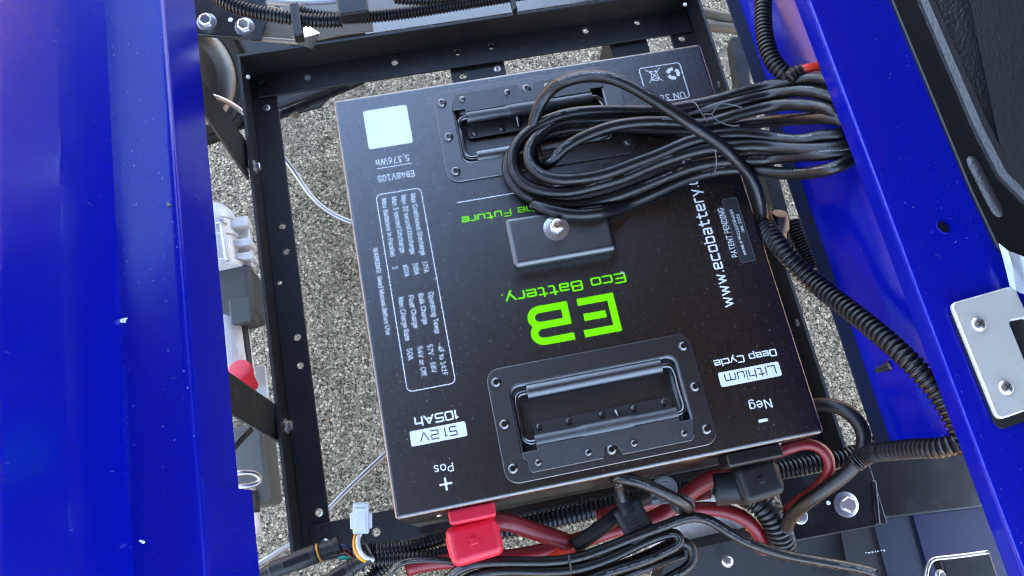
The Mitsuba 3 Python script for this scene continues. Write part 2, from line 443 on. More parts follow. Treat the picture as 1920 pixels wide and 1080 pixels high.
def fillet(pts, rs, n=7):
    p = [V(q) for q in pts]
    rs = rs if isinstance(rs, (list, tuple)) else [rs] * len(p)
    out = [p[0]]
    for i in range(1, len(p) - 1):
        d1, d2 = p[i - 1] - p[i], p[i + 1] - p[i]
        l1, l2 = np.linalg.norm(d1), np.linalg.norm(d2)
        u1, u2 = d1 / l1, d2 / l2
        ang = math.acos(np.clip(np.dot(u1, u2), -1, 1))
        k = min(rs[i] / max(math.tan(ang / 2), 1e-3), l1 * 0.48, l2 * 0.48)
        a, c = p[i] + u1 * k, p[i] + u2 * k
        out += [(1 - t) ** 2 * a + 2 * t * (1 - t) * p[i] + t * t * c for t in np.linspace(0, 1, n)]
    out.append(p[-1])
    return out

# left body panel: top, sloping riser, ledge, rolled edge, lip
prof = fillet([(-0.75, 0.885), (-0.452, 0.88), (-0.434, 0.815), (-0.421, 0.7415), (-0.3655, 0.7385), (-0.3575, 0.658)], [0, 0.012, 0.05, 0.0012, 0.007, 0], n=9)
add('left_body_panel__shell', strip_sheet(prof, -0.19, 1.0, 0.003), 'blue_paint', smooth=40)
prof2 = fillet([(-0.75, 0.885), (-0.452, 0.88), (-0.434, 0.815), (-0.421, 0.7415), (-0.3655, 0.7385), (-0.351, 0.640)], [0, 0.012, 0.05, 0.0012, 0.007, 0], n=9)
add('left_body_panel__shell', strip_sheet(prof2, -0.75, -0.19, 0.003), 'blue_paint', smooth=40)
tag('left_body_panel', 'glossy blue stepped body panel filling the left side of the picture', 'body panel')

# right body panel: strip, wall, rolled lip, ledge with a hole
wall = fillet([(0.2968, 0.588), (0.312, 0.650), (0.355, 0.7445)], [0, 0.14, 0], n=10)
add('right_body_panel__inner_wall', strip_sheet(wall, -0.279, 1.0, 0.0025), 'blue_paint', smooth=40)
add('right_body_panel__bottom_flange', strip_sheet([(0.2805, 0.5875), (0.2955, 0.5875)], -0.279, 1.0, 0.003), 'slate_panel', label='narrow slate blue bottom flange')
lip = fillet([(0.2865, 0.7225), (0.2835, 0.7485), (0.62, 0.7485)], [0, 0.004, 0], n=7)
add('right_body_panel__lip', strip_sheet(lip[:-1] + [(0.292, 0.7485)], -0.75, 1.0, 0.0025), 'blue_paint', smooth=40)
hole_c = (0.3305,-0.0887,0.75)
led = sg.Polygon([(0.2915, -0.75), (0.62, -0.75), (0.62, 1.0), (0.2915, 1.0)]).difference(sg.Point(hole_c[0], hole_c[1]).buffer(0.0068, quad_segs=8))
add('right_body_panel__ledge', prism(led, 0.7465, 0.74975), 'blue_paint')
add('right_body_panel__hole_rim', lathe([(0.0086, -0.0005), (0.0082, 0.0006), (0.0072, 0.0006), (0.0068, -0.0015), (0.0068, -0.008)], (hole_c[0], hole_c[1], 0.74975)), 'blue_paint', smooth=40)
add('right_body_panel__hole_plug', lathe([(0.0, -0.012), (0.0069, -0.012), (0.0069, -0.006), (0.0, -0.005)], (hole_c[0], hole_c[1], 0.74975)), 'black_matt')
tag('right_body_panel', 'glossy blue body panel with dusty ledge on the right side of the tray', 'body panel')

# black textured seat base on the right ledge
base = [(0.366, 1.0), (0.366, -0.06), (0.369, -0.118), (0.378, -0.146), (0.40, -0.158), (0.62, -0.164), (0.62, 1.0)]
add('textured_base__flange', bevelled(sg.Polygon(base), 0.7498, 0.7535, 0.0012), 'black_plastic', label='smooth dark flange of the black seat base')
rim_o = sg.Polygon([(0.391, 1.0), (0.391, 0.0), (0.3945, -0.052), (0.409, -0.083), (0.435, -0.097), (0.62, -0.103), (0.62, 1.0)]).buffer(0.004).buffer(-0.004)
rim_i = rim_o.buffer(-0.0155)
rimv = bevelled(sg.Polygon(rim_o.exterior).difference(rim_i), 0.7534, 0.7628, 0.0045)
add('textured_base__rim', rimv, 'vinyl')
add('textured_base__pan', prism(rim_i.buffer(-0.0003), 0.7532, 0.7552), 'vinyl')
a_, b_ = (0.3775,-0.025,0.755), (0.3827,-0.0924,0.755)
rb = sweep(np.array([V(a_) + (0, 0, -0.003) + (V(b_) - a_) * t for t in np.linspace(0, 1, 24)]), 0.0062 * np.sqrt(np.clip(1 - np.abs(np.linspace(-1, 1, 24)) ** 6, 0, 1)) + 1e-5, 14)
add('textured_base__rib', as_mesh(rb), 'vinyl', smooth=True)
tag('textured_base', 'black pebble grained plastic base at the upper right corner', 'base panel')

# stainless hinge bracket on the right ledge
q0, q1, q2, q3 = (0.3034,-0.1626,0.757), (0.3674,-0.1573,0.757), (0.3698,-0.2619,0.757), (0.305,-0.2694,0.757)
quad = sg.Polygon([q[:2] for q in (q0, q1, q2, q3)]).buffer(-0.006).buffer(0.006, quad_segs=6)
slot = sa.rotate(sg.box(-0.0055, -0.022, 0.0055, 0.022).buffer(0.003), 0).buffer(0)
s0 = (0.3536,-0.2131,0.757)
slot = sa.translate(slot, s0[0] + 0.004, s0[1])
add('hinge_bracket__gasket', prism(sa.translate(quad.buffer(0.0015), 0.001, -0.0065), 0.7499, 0.7525), 'black_matt', label='black backing pad under the plate')
add('hinge_bracket__plate', bevelled(quad.difference(slot), 0.7527, 0.7565, 0.0012), 'stainless', smooth=25)
for c in ((0.321,-0.1858,0.758), (0.3228,-0.244,0.758)):
    add('hinge_bracket__screw', place(screw_head(0.0068, 0.0032, 'cross'), (c[0], c[1], 0.7564)), 'zinc', smooth=40)
    cr = cat_(box(-0.0034, 0.0034, -0.0006, 0.0006, 0.0, 0.0036), box(-0.0006, 0.0006, -0.0034, 0.0034, 0.0, 0.00361))
    add('hinge_bracket__screw__recess', place(cr, (c[0], c[1], 0.7562), x=(0.8, 0.6, 0)), 'dark_grey')
fl = np.array([(0.3687,-0.1166,0.757), (0.3695,-0.1265,0.763), (0.3817,-0.1315,0.759), (0.3876,-0.1434,0.768), (0.3649,-0.1298,0.76), (0.3654,-0.1415,0.766), (0.3792,-0.1464,0.758), (0.3834,-0.1563,0.766), (0.3642,-0.1436,0.758), (0.3644,-0.1537,0.763), (0.375,-0.1595,0.759), (0.3791,-0.1679,0.765), (0.3634,-0.1573,0.756), (0.3631,-0.1635,0.761), (0.3729,-0.1685,0.758), (0.3785,-0.1744,0.762)])
ff = np.array([f for i in range(3) for j in range(3) for f in ((4 * i + j, 4 * i + j + 1, 4 * i + j + 5), (4 * i + j, 4 * i + j + 5, 4 * i + j + 4))])
film = trimesh.Trimesh(np.vstack([fl, fl - (0, 0, 0.0006)]), np.vstack([ff, ff[:, ::-1] + 16]), process=False)
add('hinge_bracket__leaf', film, 'white_plastic', label='crumpled white film at the top of the plate')
tag('hinge_bracket', 'brushed stainless hinge plate with two cross head screws on blue ledge', 'hinge')

# the raised seat and the canopy, outside the frame: they shade the compartment
st = rbox(-0.02, 0.09, -0.62, 0.62, 0.0, 0.4, 0.035)
st.apply_transform(trimesh.transformations.rotation_matrix(math.radians(4), (0, 1, 0)))
st.apply_translation((0.575, 0.1, 0.775))
add('raised_seat', st, 'seat_cover', smooth=40, label='black seat cushion tipped up on its hinges beside the compartment', cat='seat')
cm = prism(sg.Polygon([(-1.26, 0.08), (1.04, 1.77), (2.22, 0.16), (-0.08, -1.53)]).buffer(-0.15).buffer(0.15, quad_segs=6), 1.95, 2.0)
add('canopy', cm, 'roof_shell', smooth=40, label='dark canopy roof above the cart', cat='canopy')

add('rocker_panel', rbox(-0.7, 0.95, -0.70, -0.66, 0.12, 0.44, 0.012), 'seat_cover', smooth=40, label='black lower body panel on the near side of the cart', cat='body panel')

# ---------------------------------------------------------------- battery tray (black angle-iron frame)
def flange_holes(poly, holes, r):
    for h in holes:
        poly = poly.difference(sg.Point(h[0], h[1]).buffer(r, quad_segs=6))
    return poly

ZF, ZW, TH = 0.33, 0.385, 0.004
X0, X1, Y0, Y1 = -0.3735, 0.3385, -0.253, 0.4795
FW = 0.0375
holes_l = [(-0.3515,0.2182,0.33), (-0.3504,0.1779,0.33), (-0.3647,0.1313,0.33), (-0.3492,0.0462,0.33), (-0.3495,0.0049,0.33), (-0.3482,-0.1963,0.33)]
poly = sg.box(X0, Y0 + 0.002, X0 + FW, Y1)
for h, r in zip(holes_l, (0.0049, 0.0049, 0.0034, 0.0049, 0.0049, 0.0053)):
    poly = flange_holes(poly, [h], r)
add('battery_tray__left_rail', bevelled(poly, ZF - TH, ZF, 0.0006), 'tray_paint')
add('battery_tray__left_wall', cat_(box(X0 - TH, X0, Y0, Y1 + TH, ZF - TH, ZW)), 'tray_paint')
holes_t = [(-0.2854,0.4606,0.334), (-0.147,0.4636,0.334), (-0.0459,0.4646,0.334), (0.009,0.466,0.334), (0.1653,0.4691,0.334), (0.2521,0.4694,0.334), (-0.3542,0.4603,0.334)]
poly = flange_holes(sg.box(X0 + 0.009, Y1 - 0.042, X1 - 0.002, Y1 - 0.0005), holes_t[:5], 0.0052)
poly = flange_holes(poly, holes_t[5:], 0.0045)
add('battery_tray__rear_rail', bevelled(poly, ZF + 0.0005, ZF + TH, 0.0006), 'tray_paint')
add('battery_tray__rear_wall', box(X0, X1, Y1, Y1 + TH, ZF - TH, ZW), 'tray_paint')
hr = (0.3183,0.4294,0.33)
poly = flange_holes(sg.box(X1 - FW, Y0, X1, Y1), [hr], 0.0055)
add('battery_tray__right_rail', bevelled(poly, ZF - TH, ZF, 0.0006), 'tray_paint')
wall_poly = sg.box(Y0, ZF - TH, Y1 + TH, ZW)
for c in ((0.3385,-0.0751,0.3689), (0.3385,0.318,0.3627)):
    wall_poly = wall_poly.difference(sg.Point(c[1], c[2]).buffer(0.0056))
wr = prism(wall_poly, 0, TH)
wr.apply_transform(np.array([[0, 0, 1, X1], [1, 0, 0, 0], [0, 1, 0, 0], [0, 0, 0, 1.0]]))
add('battery_tray__right_wall', wr, 'tray_paint')
hb = (-0.2781,-0.2356,0.334)
poly = flange_holes(sg.box(X0 + 0.012, Y0, X1 - 0.002, Y0 + 0.042), [hb], 0.0055)
add('battery_tray__front_rail', bevelled(poly, ZF + 0.0005, ZF + TH, 0.0006), 'tray_paint')
add('battery_tray__front_wall', box(X0 + 0.012, X1 - 0.002, Y0 - TH, Y0 - 0.0005, ZF - 0.045, ZF + TH), 'tray_paint')
poly = sg.box(-0.0625, -0.2, 0.0245, 0.478)
poly = flange_holes(poly, [(-0.0444,0.4261,0.3255)] + holes_t[2:4], 0.0058)
add('battery_tray__cross_strap', bevelled(poly, ZF - TH - 0.005, ZF - TH - 0.0004, 0.0006), 'tray_paint', label='flat cross strap under the rear rail')
add('battery_tray__hanger', box(0.2, 0.262, 0.415, 0.468, 0.24, ZF - TH - 0.0006), 'tray_paint')
for c in ((-0.3535,0.4203,0.33), (0.0115,0.429,0.3256), (-0.3439,-0.236,0.3345)):
    k = add('battery_tray__screw', place(screw_head(0.0058, 0.0028, 'cross'), c), 'zinc', smooth=40)
    cr = cat_(box(-0.003, 0.003, -0.0005, 0.0005, 0.001, 0.0031), box(-0.0005, 0.0005, -0.003, 0.003, 0.001, 0.00312))
    add(k + '__recess', place(cr, c, x=(0.7, 0.7, 0)), 'dark_grey')
for c in ((-0.3735,0.3026,0.3646), (-0.3735,-0.0789,0.3482)):
    add('battery_tray__bolt', place(hex_bolt(0.0065, 0.0105, 0.0065), c, (1, 0, 0), (0, 0.3, 1)), 'zinc', smooth=30)
    add('battery_tray__nut', place(hex_bolt(0.0065, 0.0085, 0.006, 0.003, 0.004), V(c) - (TH, 0, 0), (-1, 0, 0), (0, 1, 0.2)), 'zinc', smooth=30)
for c in ((-0.3658,0.4445,0.38), (0.3178,0.4563,0.38)):
    add('battery_tray__weld', place(trimesh.creation.icosphere(subdivisions=1, radius=0.0035), c), 'zinc', smooth=True)
tag('battery_tray', 'black angle iron tray frame with drilled flanges around the battery', 'battery tray')

def flat_bar(key, a, b, width, thick, wdir, mat, label, cat):
    a, b = V(a), V(b)
    d = b - a
    m = bevelled(sg.box(0, -width / 2, np.linalg.norm(d), width / 2), -thick / 2, thick / 2, 0.0008)
    x = d / np.linalg.norm(d)
    y = V(wdir) - x * np.dot(wdir, x)
    y /= np.linalg.norm(y)
    t = np.eye(4)
    t[:3, 0], t[:3, 1], t[:3, 2], t[:3, 3] = x, y, np.cross(x, y), a
    m.apply_transform(t)
    add(key, m, mat, label=label, cat=cat)

flat_bar('support_bar', (-0.4028,-0.0564,0.56), (-0.3774,-0.0803,0.362), 0.045, 0.004, (0.1, 1, 0.2), 'black_gloss', 'black flat bar slanting from the left panel to the lower bolt of the tray', 'support bar')

# ---------------------------------------------------------------- battery
ZT = 0.60
BX, BY, BH = 0.225, 0.2415, 0.268
case = rbox(-BX, BX, -BY, BY, ZT - BH, ZT, 0.0045)
def to_man(m):
    m = m.copy(); m.merge_vertices()
    return m3.Manifold(m3.Mesh(np.asarray(m.vertices, np.float32), np.asarray(m.faces, np.uint32)))
body = to_man(case)
HC = [((0.0015, -0.1705), 1), ((0.0015, 0.1695), -1)]
for (cx, cy), s in HC:
    hp = to_man(box(cx - 0.094, cx + 0.094, cy - 0.047, cy + 0.047, ZT - 0.04, ZT + 0.01))
    body = body - hp
mm = body.to_mesh()
add('battery__case', trimesh.Trimesh(mm.vert_properties[:, :3], mm.tri_verts), 'case_paint', smooth=35)
tag('battery', 'large flat black battery with green and white lettering on its lid', 'battery')
add('battery__base_lip', box(-BX + 0.004, BX - 0.02, -BY - 0.009, -BY + 0.001, ZT - BH + 0.0025, ZT - BH + 0.02), 'case_paint')

def handle(c, s):
    """Spring handle in its dish; s = -1 turns it round."""
    k = 'battery__carry_handle' if s > 0 else 'battery__carry_handle_001'
    def tr(m):
        m = m.copy()
        if s < 0:
            m.apply_transform(trimesh.transformations.rotation_matrix(math.pi, (0, 0, 1)))
        m.apply_translation((c[0], c[1], ZT))
        return m
    plate = sg.Polygon(rrect(-0.1115, 0.1115, -0.06, 0.06, 0.014))
    hole = sg.Polygon(rrect(-0.0905, 0.0905, -0.043, 0.039, 0.009))
    top = bevelled(plate.difference(hole), 0.0003, 0.0022, 0.0007)
    # dish: rolled edge, walls and floor
    rings = [(0.0, 0.0022, 0.009), (-0.0012, 0.0018, 0.0085), (-0.0024, 0.0006, 0.008), (-0.003, -0.002, 0.008), (-0.0035, -0.017, 0.008), (-0.006, -0.0195, 0.006)]
    loops = [np.c_[np.array(rrect(-0.0905 - o, 0.0905 + o, -0.043 - o, 0.039 + o, r)), np.full(28, z)] for o, z, r in rings]
    n = len(loops[0])
    v = np.vstack(loops + [[[0, -0.002, -0.0195]]])
    f = []
    for q in range(len(loops) - 1):
        i = np.arange(n); j = (i + 1) % n
        f += [np.c_[i + q * n, j + (q + 1) * n, j + q * n], np.c_[i + q * n, i + (q + 1) * n, j + (q + 1) * n]]
    i = np.arange(n); j = (i + 1) % n
    f.append(np.c_[i + (len(loops) - 1) * n, np.full(n, len(v) - 1), j + (len(loops) - 1) * n])
    dish = trimesh.Trimesh(v, np.vstack(f), process=False)
    add(k, tr(cat_(top, dish)), 'plate_paint', smooth=35)
    # outer hinge leaf with a notch for the screw, on the plate
    notch = sg.Polygon([(-0.0105, -0.056), (-0.0092, -0.048), (-0.0055, -0.0415), (0.0055, -0.0415), (0.0092, -0.048), (0.0105, -0.056)])
    leaf = sg.Polygon([(-0.0905, -0.031), (-0.0745, -0.031), (-0.0745, -0.027), (0.0765, -0.027), (0.0765, -0.031), (0.0905, -0.031), (0.0905, -0.037), (0.0875, -0.041), (0.0875, -0.0485), (0.0835, -0.0525), (-0.0835, -0.0525), (-0.0865, -0.0485), (-0.0865, -0.041), (-0.0905, -0.037)]).difference(notch)
    add(k + '__hinge_leaf', tr(bevelled(leaf, 0.0023, 0.0041, 0.0006)), 'handle_paint', smooth=20)
    # rolled barrel
    xs = np.linspace(-0.0745, 0.0765, 40)
    rr = np.where((xs > -0.026) & (xs < 0.03), 0.0078, 0.0068)
    add(k + '__hinge_barrel', tr(as_mesh(sweep(np.c_[xs, np.full(40, -0.0215), np.full(40, -0.0015)], rr, 20))), 'handle_paint', smooth=40)
    inner = sg.Polygon(rrect(-0.0725, 0.078, -0.02, -0.001, 0.004))
    add(k + '__inner_leaf', tr(bevelled(inner, -0.0155, -0.0138, 0.0005)), 'handle_paint', smooth=20)
    add(k + '__spring_tail', tr(as_mesh(sweep(np.array([(0.0165, -0.016, -0.006), (0.0165, -0.011, -0.0085), (0.0165, -0.006, -0.0125)]), 0.0026, 10))), 'black_steel', smooth=True)
    # bail and grip
    z = -0.004
    bail = [(-0.0725, -0.0215, -0.002), (-0.081, -0.0215, -0.0025), (-0.0855, -0.016, z), (-0.0855, 0.0, z), (-0.0855, 0.02, z), (-0.0825, 0.0285, z), (-0.074, 0.0305, z), (-0.05, 0.0308, z), (0, 0.031, z), (0.05, 0.0308, z), (0.0755, 0.0305, z), (0.084, 0.0285, z), (0.087, 0.02, z), (0.087, 0.0, z), (0.087, -0.016, z), (0.0825, -0.0215, -0.0025), (0.074, -0.0215, -0.002)]
    add(k + '__bail', tr(as_mesh(tube(bail, 0.0032, 0.003, 12))), 'black_steel', smooth=True)
    xs = np.array([-0.0728, -0.0725, -0.0715, 0.0725, 0.0735, 0.0738])
    add(k + '__grip', tr(as_mesh(sweep(np.c_[xs, np.full(6, 0.0305), np.full(6, z)], [0.001, 0.0079, 0.0084, 0.0084, 0.0079, 0.001], 22))), 'plate_paint', smooth=40)
    for x in (-0.0665, -0.0345, 0.0015, 0.0365, 0.0695):
        add(k + '__rivet', tr(place(dome(0.0037, 0.0027), (x, -0.0062, -0.0138))), 'black_steel', smooth=True)
    for x in (-0.0765, -0.0242, 0.0238, 0.0772):
        add(k + '__rivet', tr(place(dome(0.0038, 0.0027), (x, -0.0437, 0.004))), 'black_steel', smooth=True)
    for x, y, zz in [(-0.1025, 0.0455, 0.0022), (0.1012, 0.0462, 0.0022), (-0.1025, 0.001, 0.0022), (0.1017, 0.0014, 0.0022), (-0.1025, -0.0445, 0.0022), (0.1017, -0.044, 0.0022), (0.0, -0.0452, 0.0022)]:
        add(k + '__screw', tr(place(screw_head(0.0056, 0.0034), (x, y, zz))), 'black_steel', smooth=35)
for c, s in HC:
    handle(c, s)

UPX, UPY = (-1, 0, 0), (0, -1, 0)           # lettering that reads upside down from the camera
DNX, DNY = (0, -1, 0), (1, 0, 0)            # reading towards the front
RTX, RTY = (0, 1, 0), (-1, 0, 0)            # reading towards the rear
ZP = ZT + 0.0001
def put(m, x, y, X, Y, mat='white_print', key='battery__lettering', z=ZP, label=None):
    add(key, lay(m, (x / 1000, y / 1000, z), X, Y), mat, label=label)

# logo
w = 0.0082
def bars(*ls):
    return so.unary_union([sg.LineString(l).buffer(w / 2, cap_style='flat', join_style='mitre') for l in ls])
EL = bars([(0.0415, 0.0405), (0.0041, 0.0405), (0.0041, 0.0041), (0.0415, 0.0041)], [(0.013, 0.0223), (0.038, 0.0223)])
def bowl(y0, y1, x):
    r = (y1 - y0) / 2
    return [(x + r * math.cos(a) * 1.1, (y0 + y1) / 2 + r * math.sin(a)) for a in np.linspace(-math.pi / 2, math.pi / 2, 12)]
BL_ = bars([(0.0525, 0.0405), (0.085, 0.0405)] + bowl(0.0223, 0.0405, 0.085)[::-1] + [(0.0565, 0.0223)], [(0.0525 + 0.0041, 0.0264), (0.0525 + 0.0041, 0.0041), (0.085, 0.0041)] + bowl(0.0041, 0.0223, 0.085) + [(0.06, 0.0223)])
put(sa.scale(so.unary_union([EL, BL_]), 0.985, 0.985, origin=(0, 0)), 43.3, -51, UPX, UPY, 'green_print', 'battery__logo')
put(techno('Eco Battery.', 0.0118, 0.1385, 0.17), 61.5, -30.4, UPX, UPY, 'green_print')
put(techno('the Future', 0.0088, 0.092, 0.17), -11.5, 67.2, UPX, UPY, 'green_print')
put(sg.box(0, 0, 0.15, 0.0009), 45, 85.8, UPX, UPY, key='battery__rule')
put(techno('www.ecobattery.com', 0.0135, 0.183, 0.18, 0.42), 171.2, -91, RTX, RTY)
put(plain('PATENT PENDING', 0.0068, 0.0605), 190.9, -36.2, RTX, RTY)
ring = lambda x0, x1, y0, y1, r, t: sg.Polygon(rrect(x0, x1, y0, y1, r)).difference(sg.Polygon(rrect(x0 + t, x1 - t, y0 + t, y1 - t, r - t)))
add('battery__serial_label', prism(sg.Polygon(rrect(0.1918, 0.2095, -0.0445, 0.0342, 0.0015)), ZT + 0.0001, ZT + 0.0003), 'dark_grey', label='small dark serial number label with thin grey border')
add('battery__serial_label__border', prism(ring(0.1918, 0.2095, -0.0445, 0.0342, 0.0015, 0.0006), ZT + 0.00032, ZT + 0.0004), 'grey_plastic')
put(plain('serial # W211205403A', 0.0034, 0.0565), 200.6, -36, RTX, RTY, z=ZT + 0.00032)
put(plain('Jan, 2022', 0.0034, 0.0225), 206.4, -9.5, RTX, RTY, z=ZT + 0.00032)
add('battery__chemistry_label', lay(sg.Polygon(rrect(0, 0.0675, 0, 0.0157, 0.002)), (0.1992, -0.1593, ZP), UPX, UPY), 'white_print', label='white block with dark lettering above the negative sign')
put(techno('Lithium', 0.0098, 0.0565, 0.13), 194.2, -162.2, UPX, UPY, 'dark_print', z=ZT + 0.00032)
put(techno('Deep Cycle', 0.0079, 0.0695, 0.2), 200.6, -145.3, UPX, UPY)
put(plain('Neg', 0.0095, 0.0242), 179.2, -196.2, UPX, UPY)
put(sg.box(0, 0, 0.0098, 0.0031), 169.8, -215.4, UPX, UPY, key='battery__minus_sign')
add('battery__voltage_label', lay(sg.Polygon(rrect(0, 0.0578, 0, 0.0155, 0.002)), (-0.1398, -0.158, ZP), UPX, UPY), 'white_print', label='white block with dark voltage figures above the plus sign')
put(techno('51.2V', 0.0098, 0.0392, 0.13, 0.4), -149.2, -160.8, UPX, UPY, 'dark_print', z=ZT + 0.00032)
put(techno('105Ah', 0.0098, 0.0455, 0.2), -145.3, -144.6, UPX, UPY)
put(plain('Pos', 0.0088, 0.0196), -159.5, -196.6, UPX, UPY)
put(sg.LineString([(-0.0065, 0), (0.0065, 0)]).buffer(0.001, cap_style='flat').union(sg.LineString([(0, -0.0065), (0, 0.0065)]).buffer(0.001, cap_style='flat')), -169.8, -216.5, UPX, UPY, key='battery__plus_sign')
add('battery__blank_label', prism(sg.Polygon(rrect(-0.1925, -0.1412, 0.1695, 0.2202, 0.003)), ZP, ZP + 0.0002), 'white_print', label='white square block printed near the rear left corner')
put(plain('5,376Wh', 0.008, 0.038), -149, 155, UPX, UPY)
put(sg.box(0, 0, 0.0405, 0.0006), -147, 143.8, UPX, UPY, key='battery__rule')
put(plain('EB48V105', 0.0078, 0.0415), -146.3, 134.3, UPX, UPY)
put(ring(-0.1935, -0.1418, -0.1176, 0.1116, 0.006, 0.0009), 0, 0, (1, 0, 0), (0, 1, 0), key='battery__table_frame')
rows = [('Max Continuous Discharge', -154.6, 105.5, 75.5), ('Max 30 second Discharge', -165.4, 105.5, 72.0), ('Max 3 second Discharge', -176.2, 105.5, 68.5), ('Max Batteries in Parallel', -187.6, 105.5, 71.0),
        ('175A', -154.6, 22.5, 13), ('300A', -165.4, 22.5, 13.5), ('600A', -176.2, 22.5, 13.5), ('2', -187.6, 22.5, 2.8),
        ('Operating Temp', -154.2, -13.5, 47), ('Bulk Charge', -165.0, -13.5, 35), ('Float Charge', -175.8, -13.5, 37), ('Max Charge Rate', -186.8, -13.5, 49),
        ('-4F to 141F', -154.2, -71.5, 35.5), ('57V - 58V', -165.0, -71.5, 30.5), ('54V or Off', -175.8, -71.5, 32), ('50A', -186.8, -71.5, 12.5)]
for t, x, y, wd in rows:
    put(plain(t, 0.0056, wd / 1000), x, y, DNX, DNY)
put(plain('WARNING!  Read Manual Before Use', 0.0053, 0.1005), -205.6, 48.2, DNX, DNY)
put(ring(0.1405, 0.1925, 0.1695, 0.2198, 0.0045, 0.0011), 0, 0, (1, 0, 0), (0, 1, 0), key='battery__icon_frame')
put(plain('UN 38.3', 0.0082, 0.0405), 187, 179, UPX, UPY)
# crossed-out bin and recycling arrows
L = lambda *p: sg.LineString(p).buffer(0.00042)
binm = so.unary_union([L((-0.0085, -0.0095), (0.0085, 0.0085)), L((-0.0085, 0.0085), (0.0085, -0.0095)), L((-0.0045, 0.0042), (-0.0033, -0.0055), (0.0033, -0.0055), (0.0045, 0.0042)), L((-0.0055, 0.0045), (-0.003, 0.0066), (0.003, 0.0066), (0.0055, 0.0045), (-0.0055, 0.0045)), sg.Point(-0.003, -0.0066).buffer(0.0011), sg.Point(0.0032, -0.0066).buffer(0.0011)])
put(binm, 157.5, 206.4, UPX, UPY, key='battery__bin_sign')
arr = []
for k in range(3):
    a0 = math.radians(120 * k + 18)
    pts = [(0.0062 * math.cos(a0 + t), 0.0062 * math.sin(a0 + t)) for t in np.linspace(0, math.radians(72), 8)]
    arr.append(sg.LineString(pts).buffer(0.0022, cap_style='flat'))
    e = a0 + math.radians(72)
    tip = (0.0066 * math.cos(e + 0.42), 0.0066 * math.sin(e + 0.42))
    arr.append(sg.Polygon([(0.003 * math.cos(e), 0.003 * math.sin(e)), (0.0096 * math.cos(e), 0.0096 * math.sin(e)), tip]))
put(so.unary_union(arr), 180.5, 205.6, UPX, UPY, key='battery__recycling_sign')
# screws along the front face
for c in ((-0.1842,-0.2415,0.5348), (0.1848,-0.2415,0.5713)):
    add('battery__face_screw', place(dome(0.0032, 0.0018), c, (0, -1, 0)), 'zinc', smooth=True)

# hold-down block with stud and nut
hb_ = rbox(-0.0585, 0.0565, -0.0085, 0.0495, ZT + 0.0003, ZT + 0.0185, 0.006)
add('hold_down_block__block', hb_, 'plate_paint', smooth=40)
c = (-0.0045,0.0269,0.619)
add('hold_down_block__flange_nut', place(cat_(hex_bolt(0.0078, 0.0142, 0.0075)), (c[0], c[1], ZT + 0.0184), x=(0.9, 0.45, 0)), 'zinc', smooth=30)
zz = np.arange(0, 0.0135, 0.0011)
pr = []
for q in zz:
    pr += [(0.0052, q), (0.0058, q + 0.00055)]
add('hold_down_block__stud', lathe(pr + [(0.0046, 0.0145), (0.0018, 0.0147), (0.0012, 0.0138), (0, 0.0136)], (c[0], c[1], ZT + 0.0184), n=20), 'copper_stud', smooth=40, label='coppery threaded stud end')
tag('hold_down_block', 'black rounded block with bright stud and nut in the middle of the battery lid', 'hold-down block')

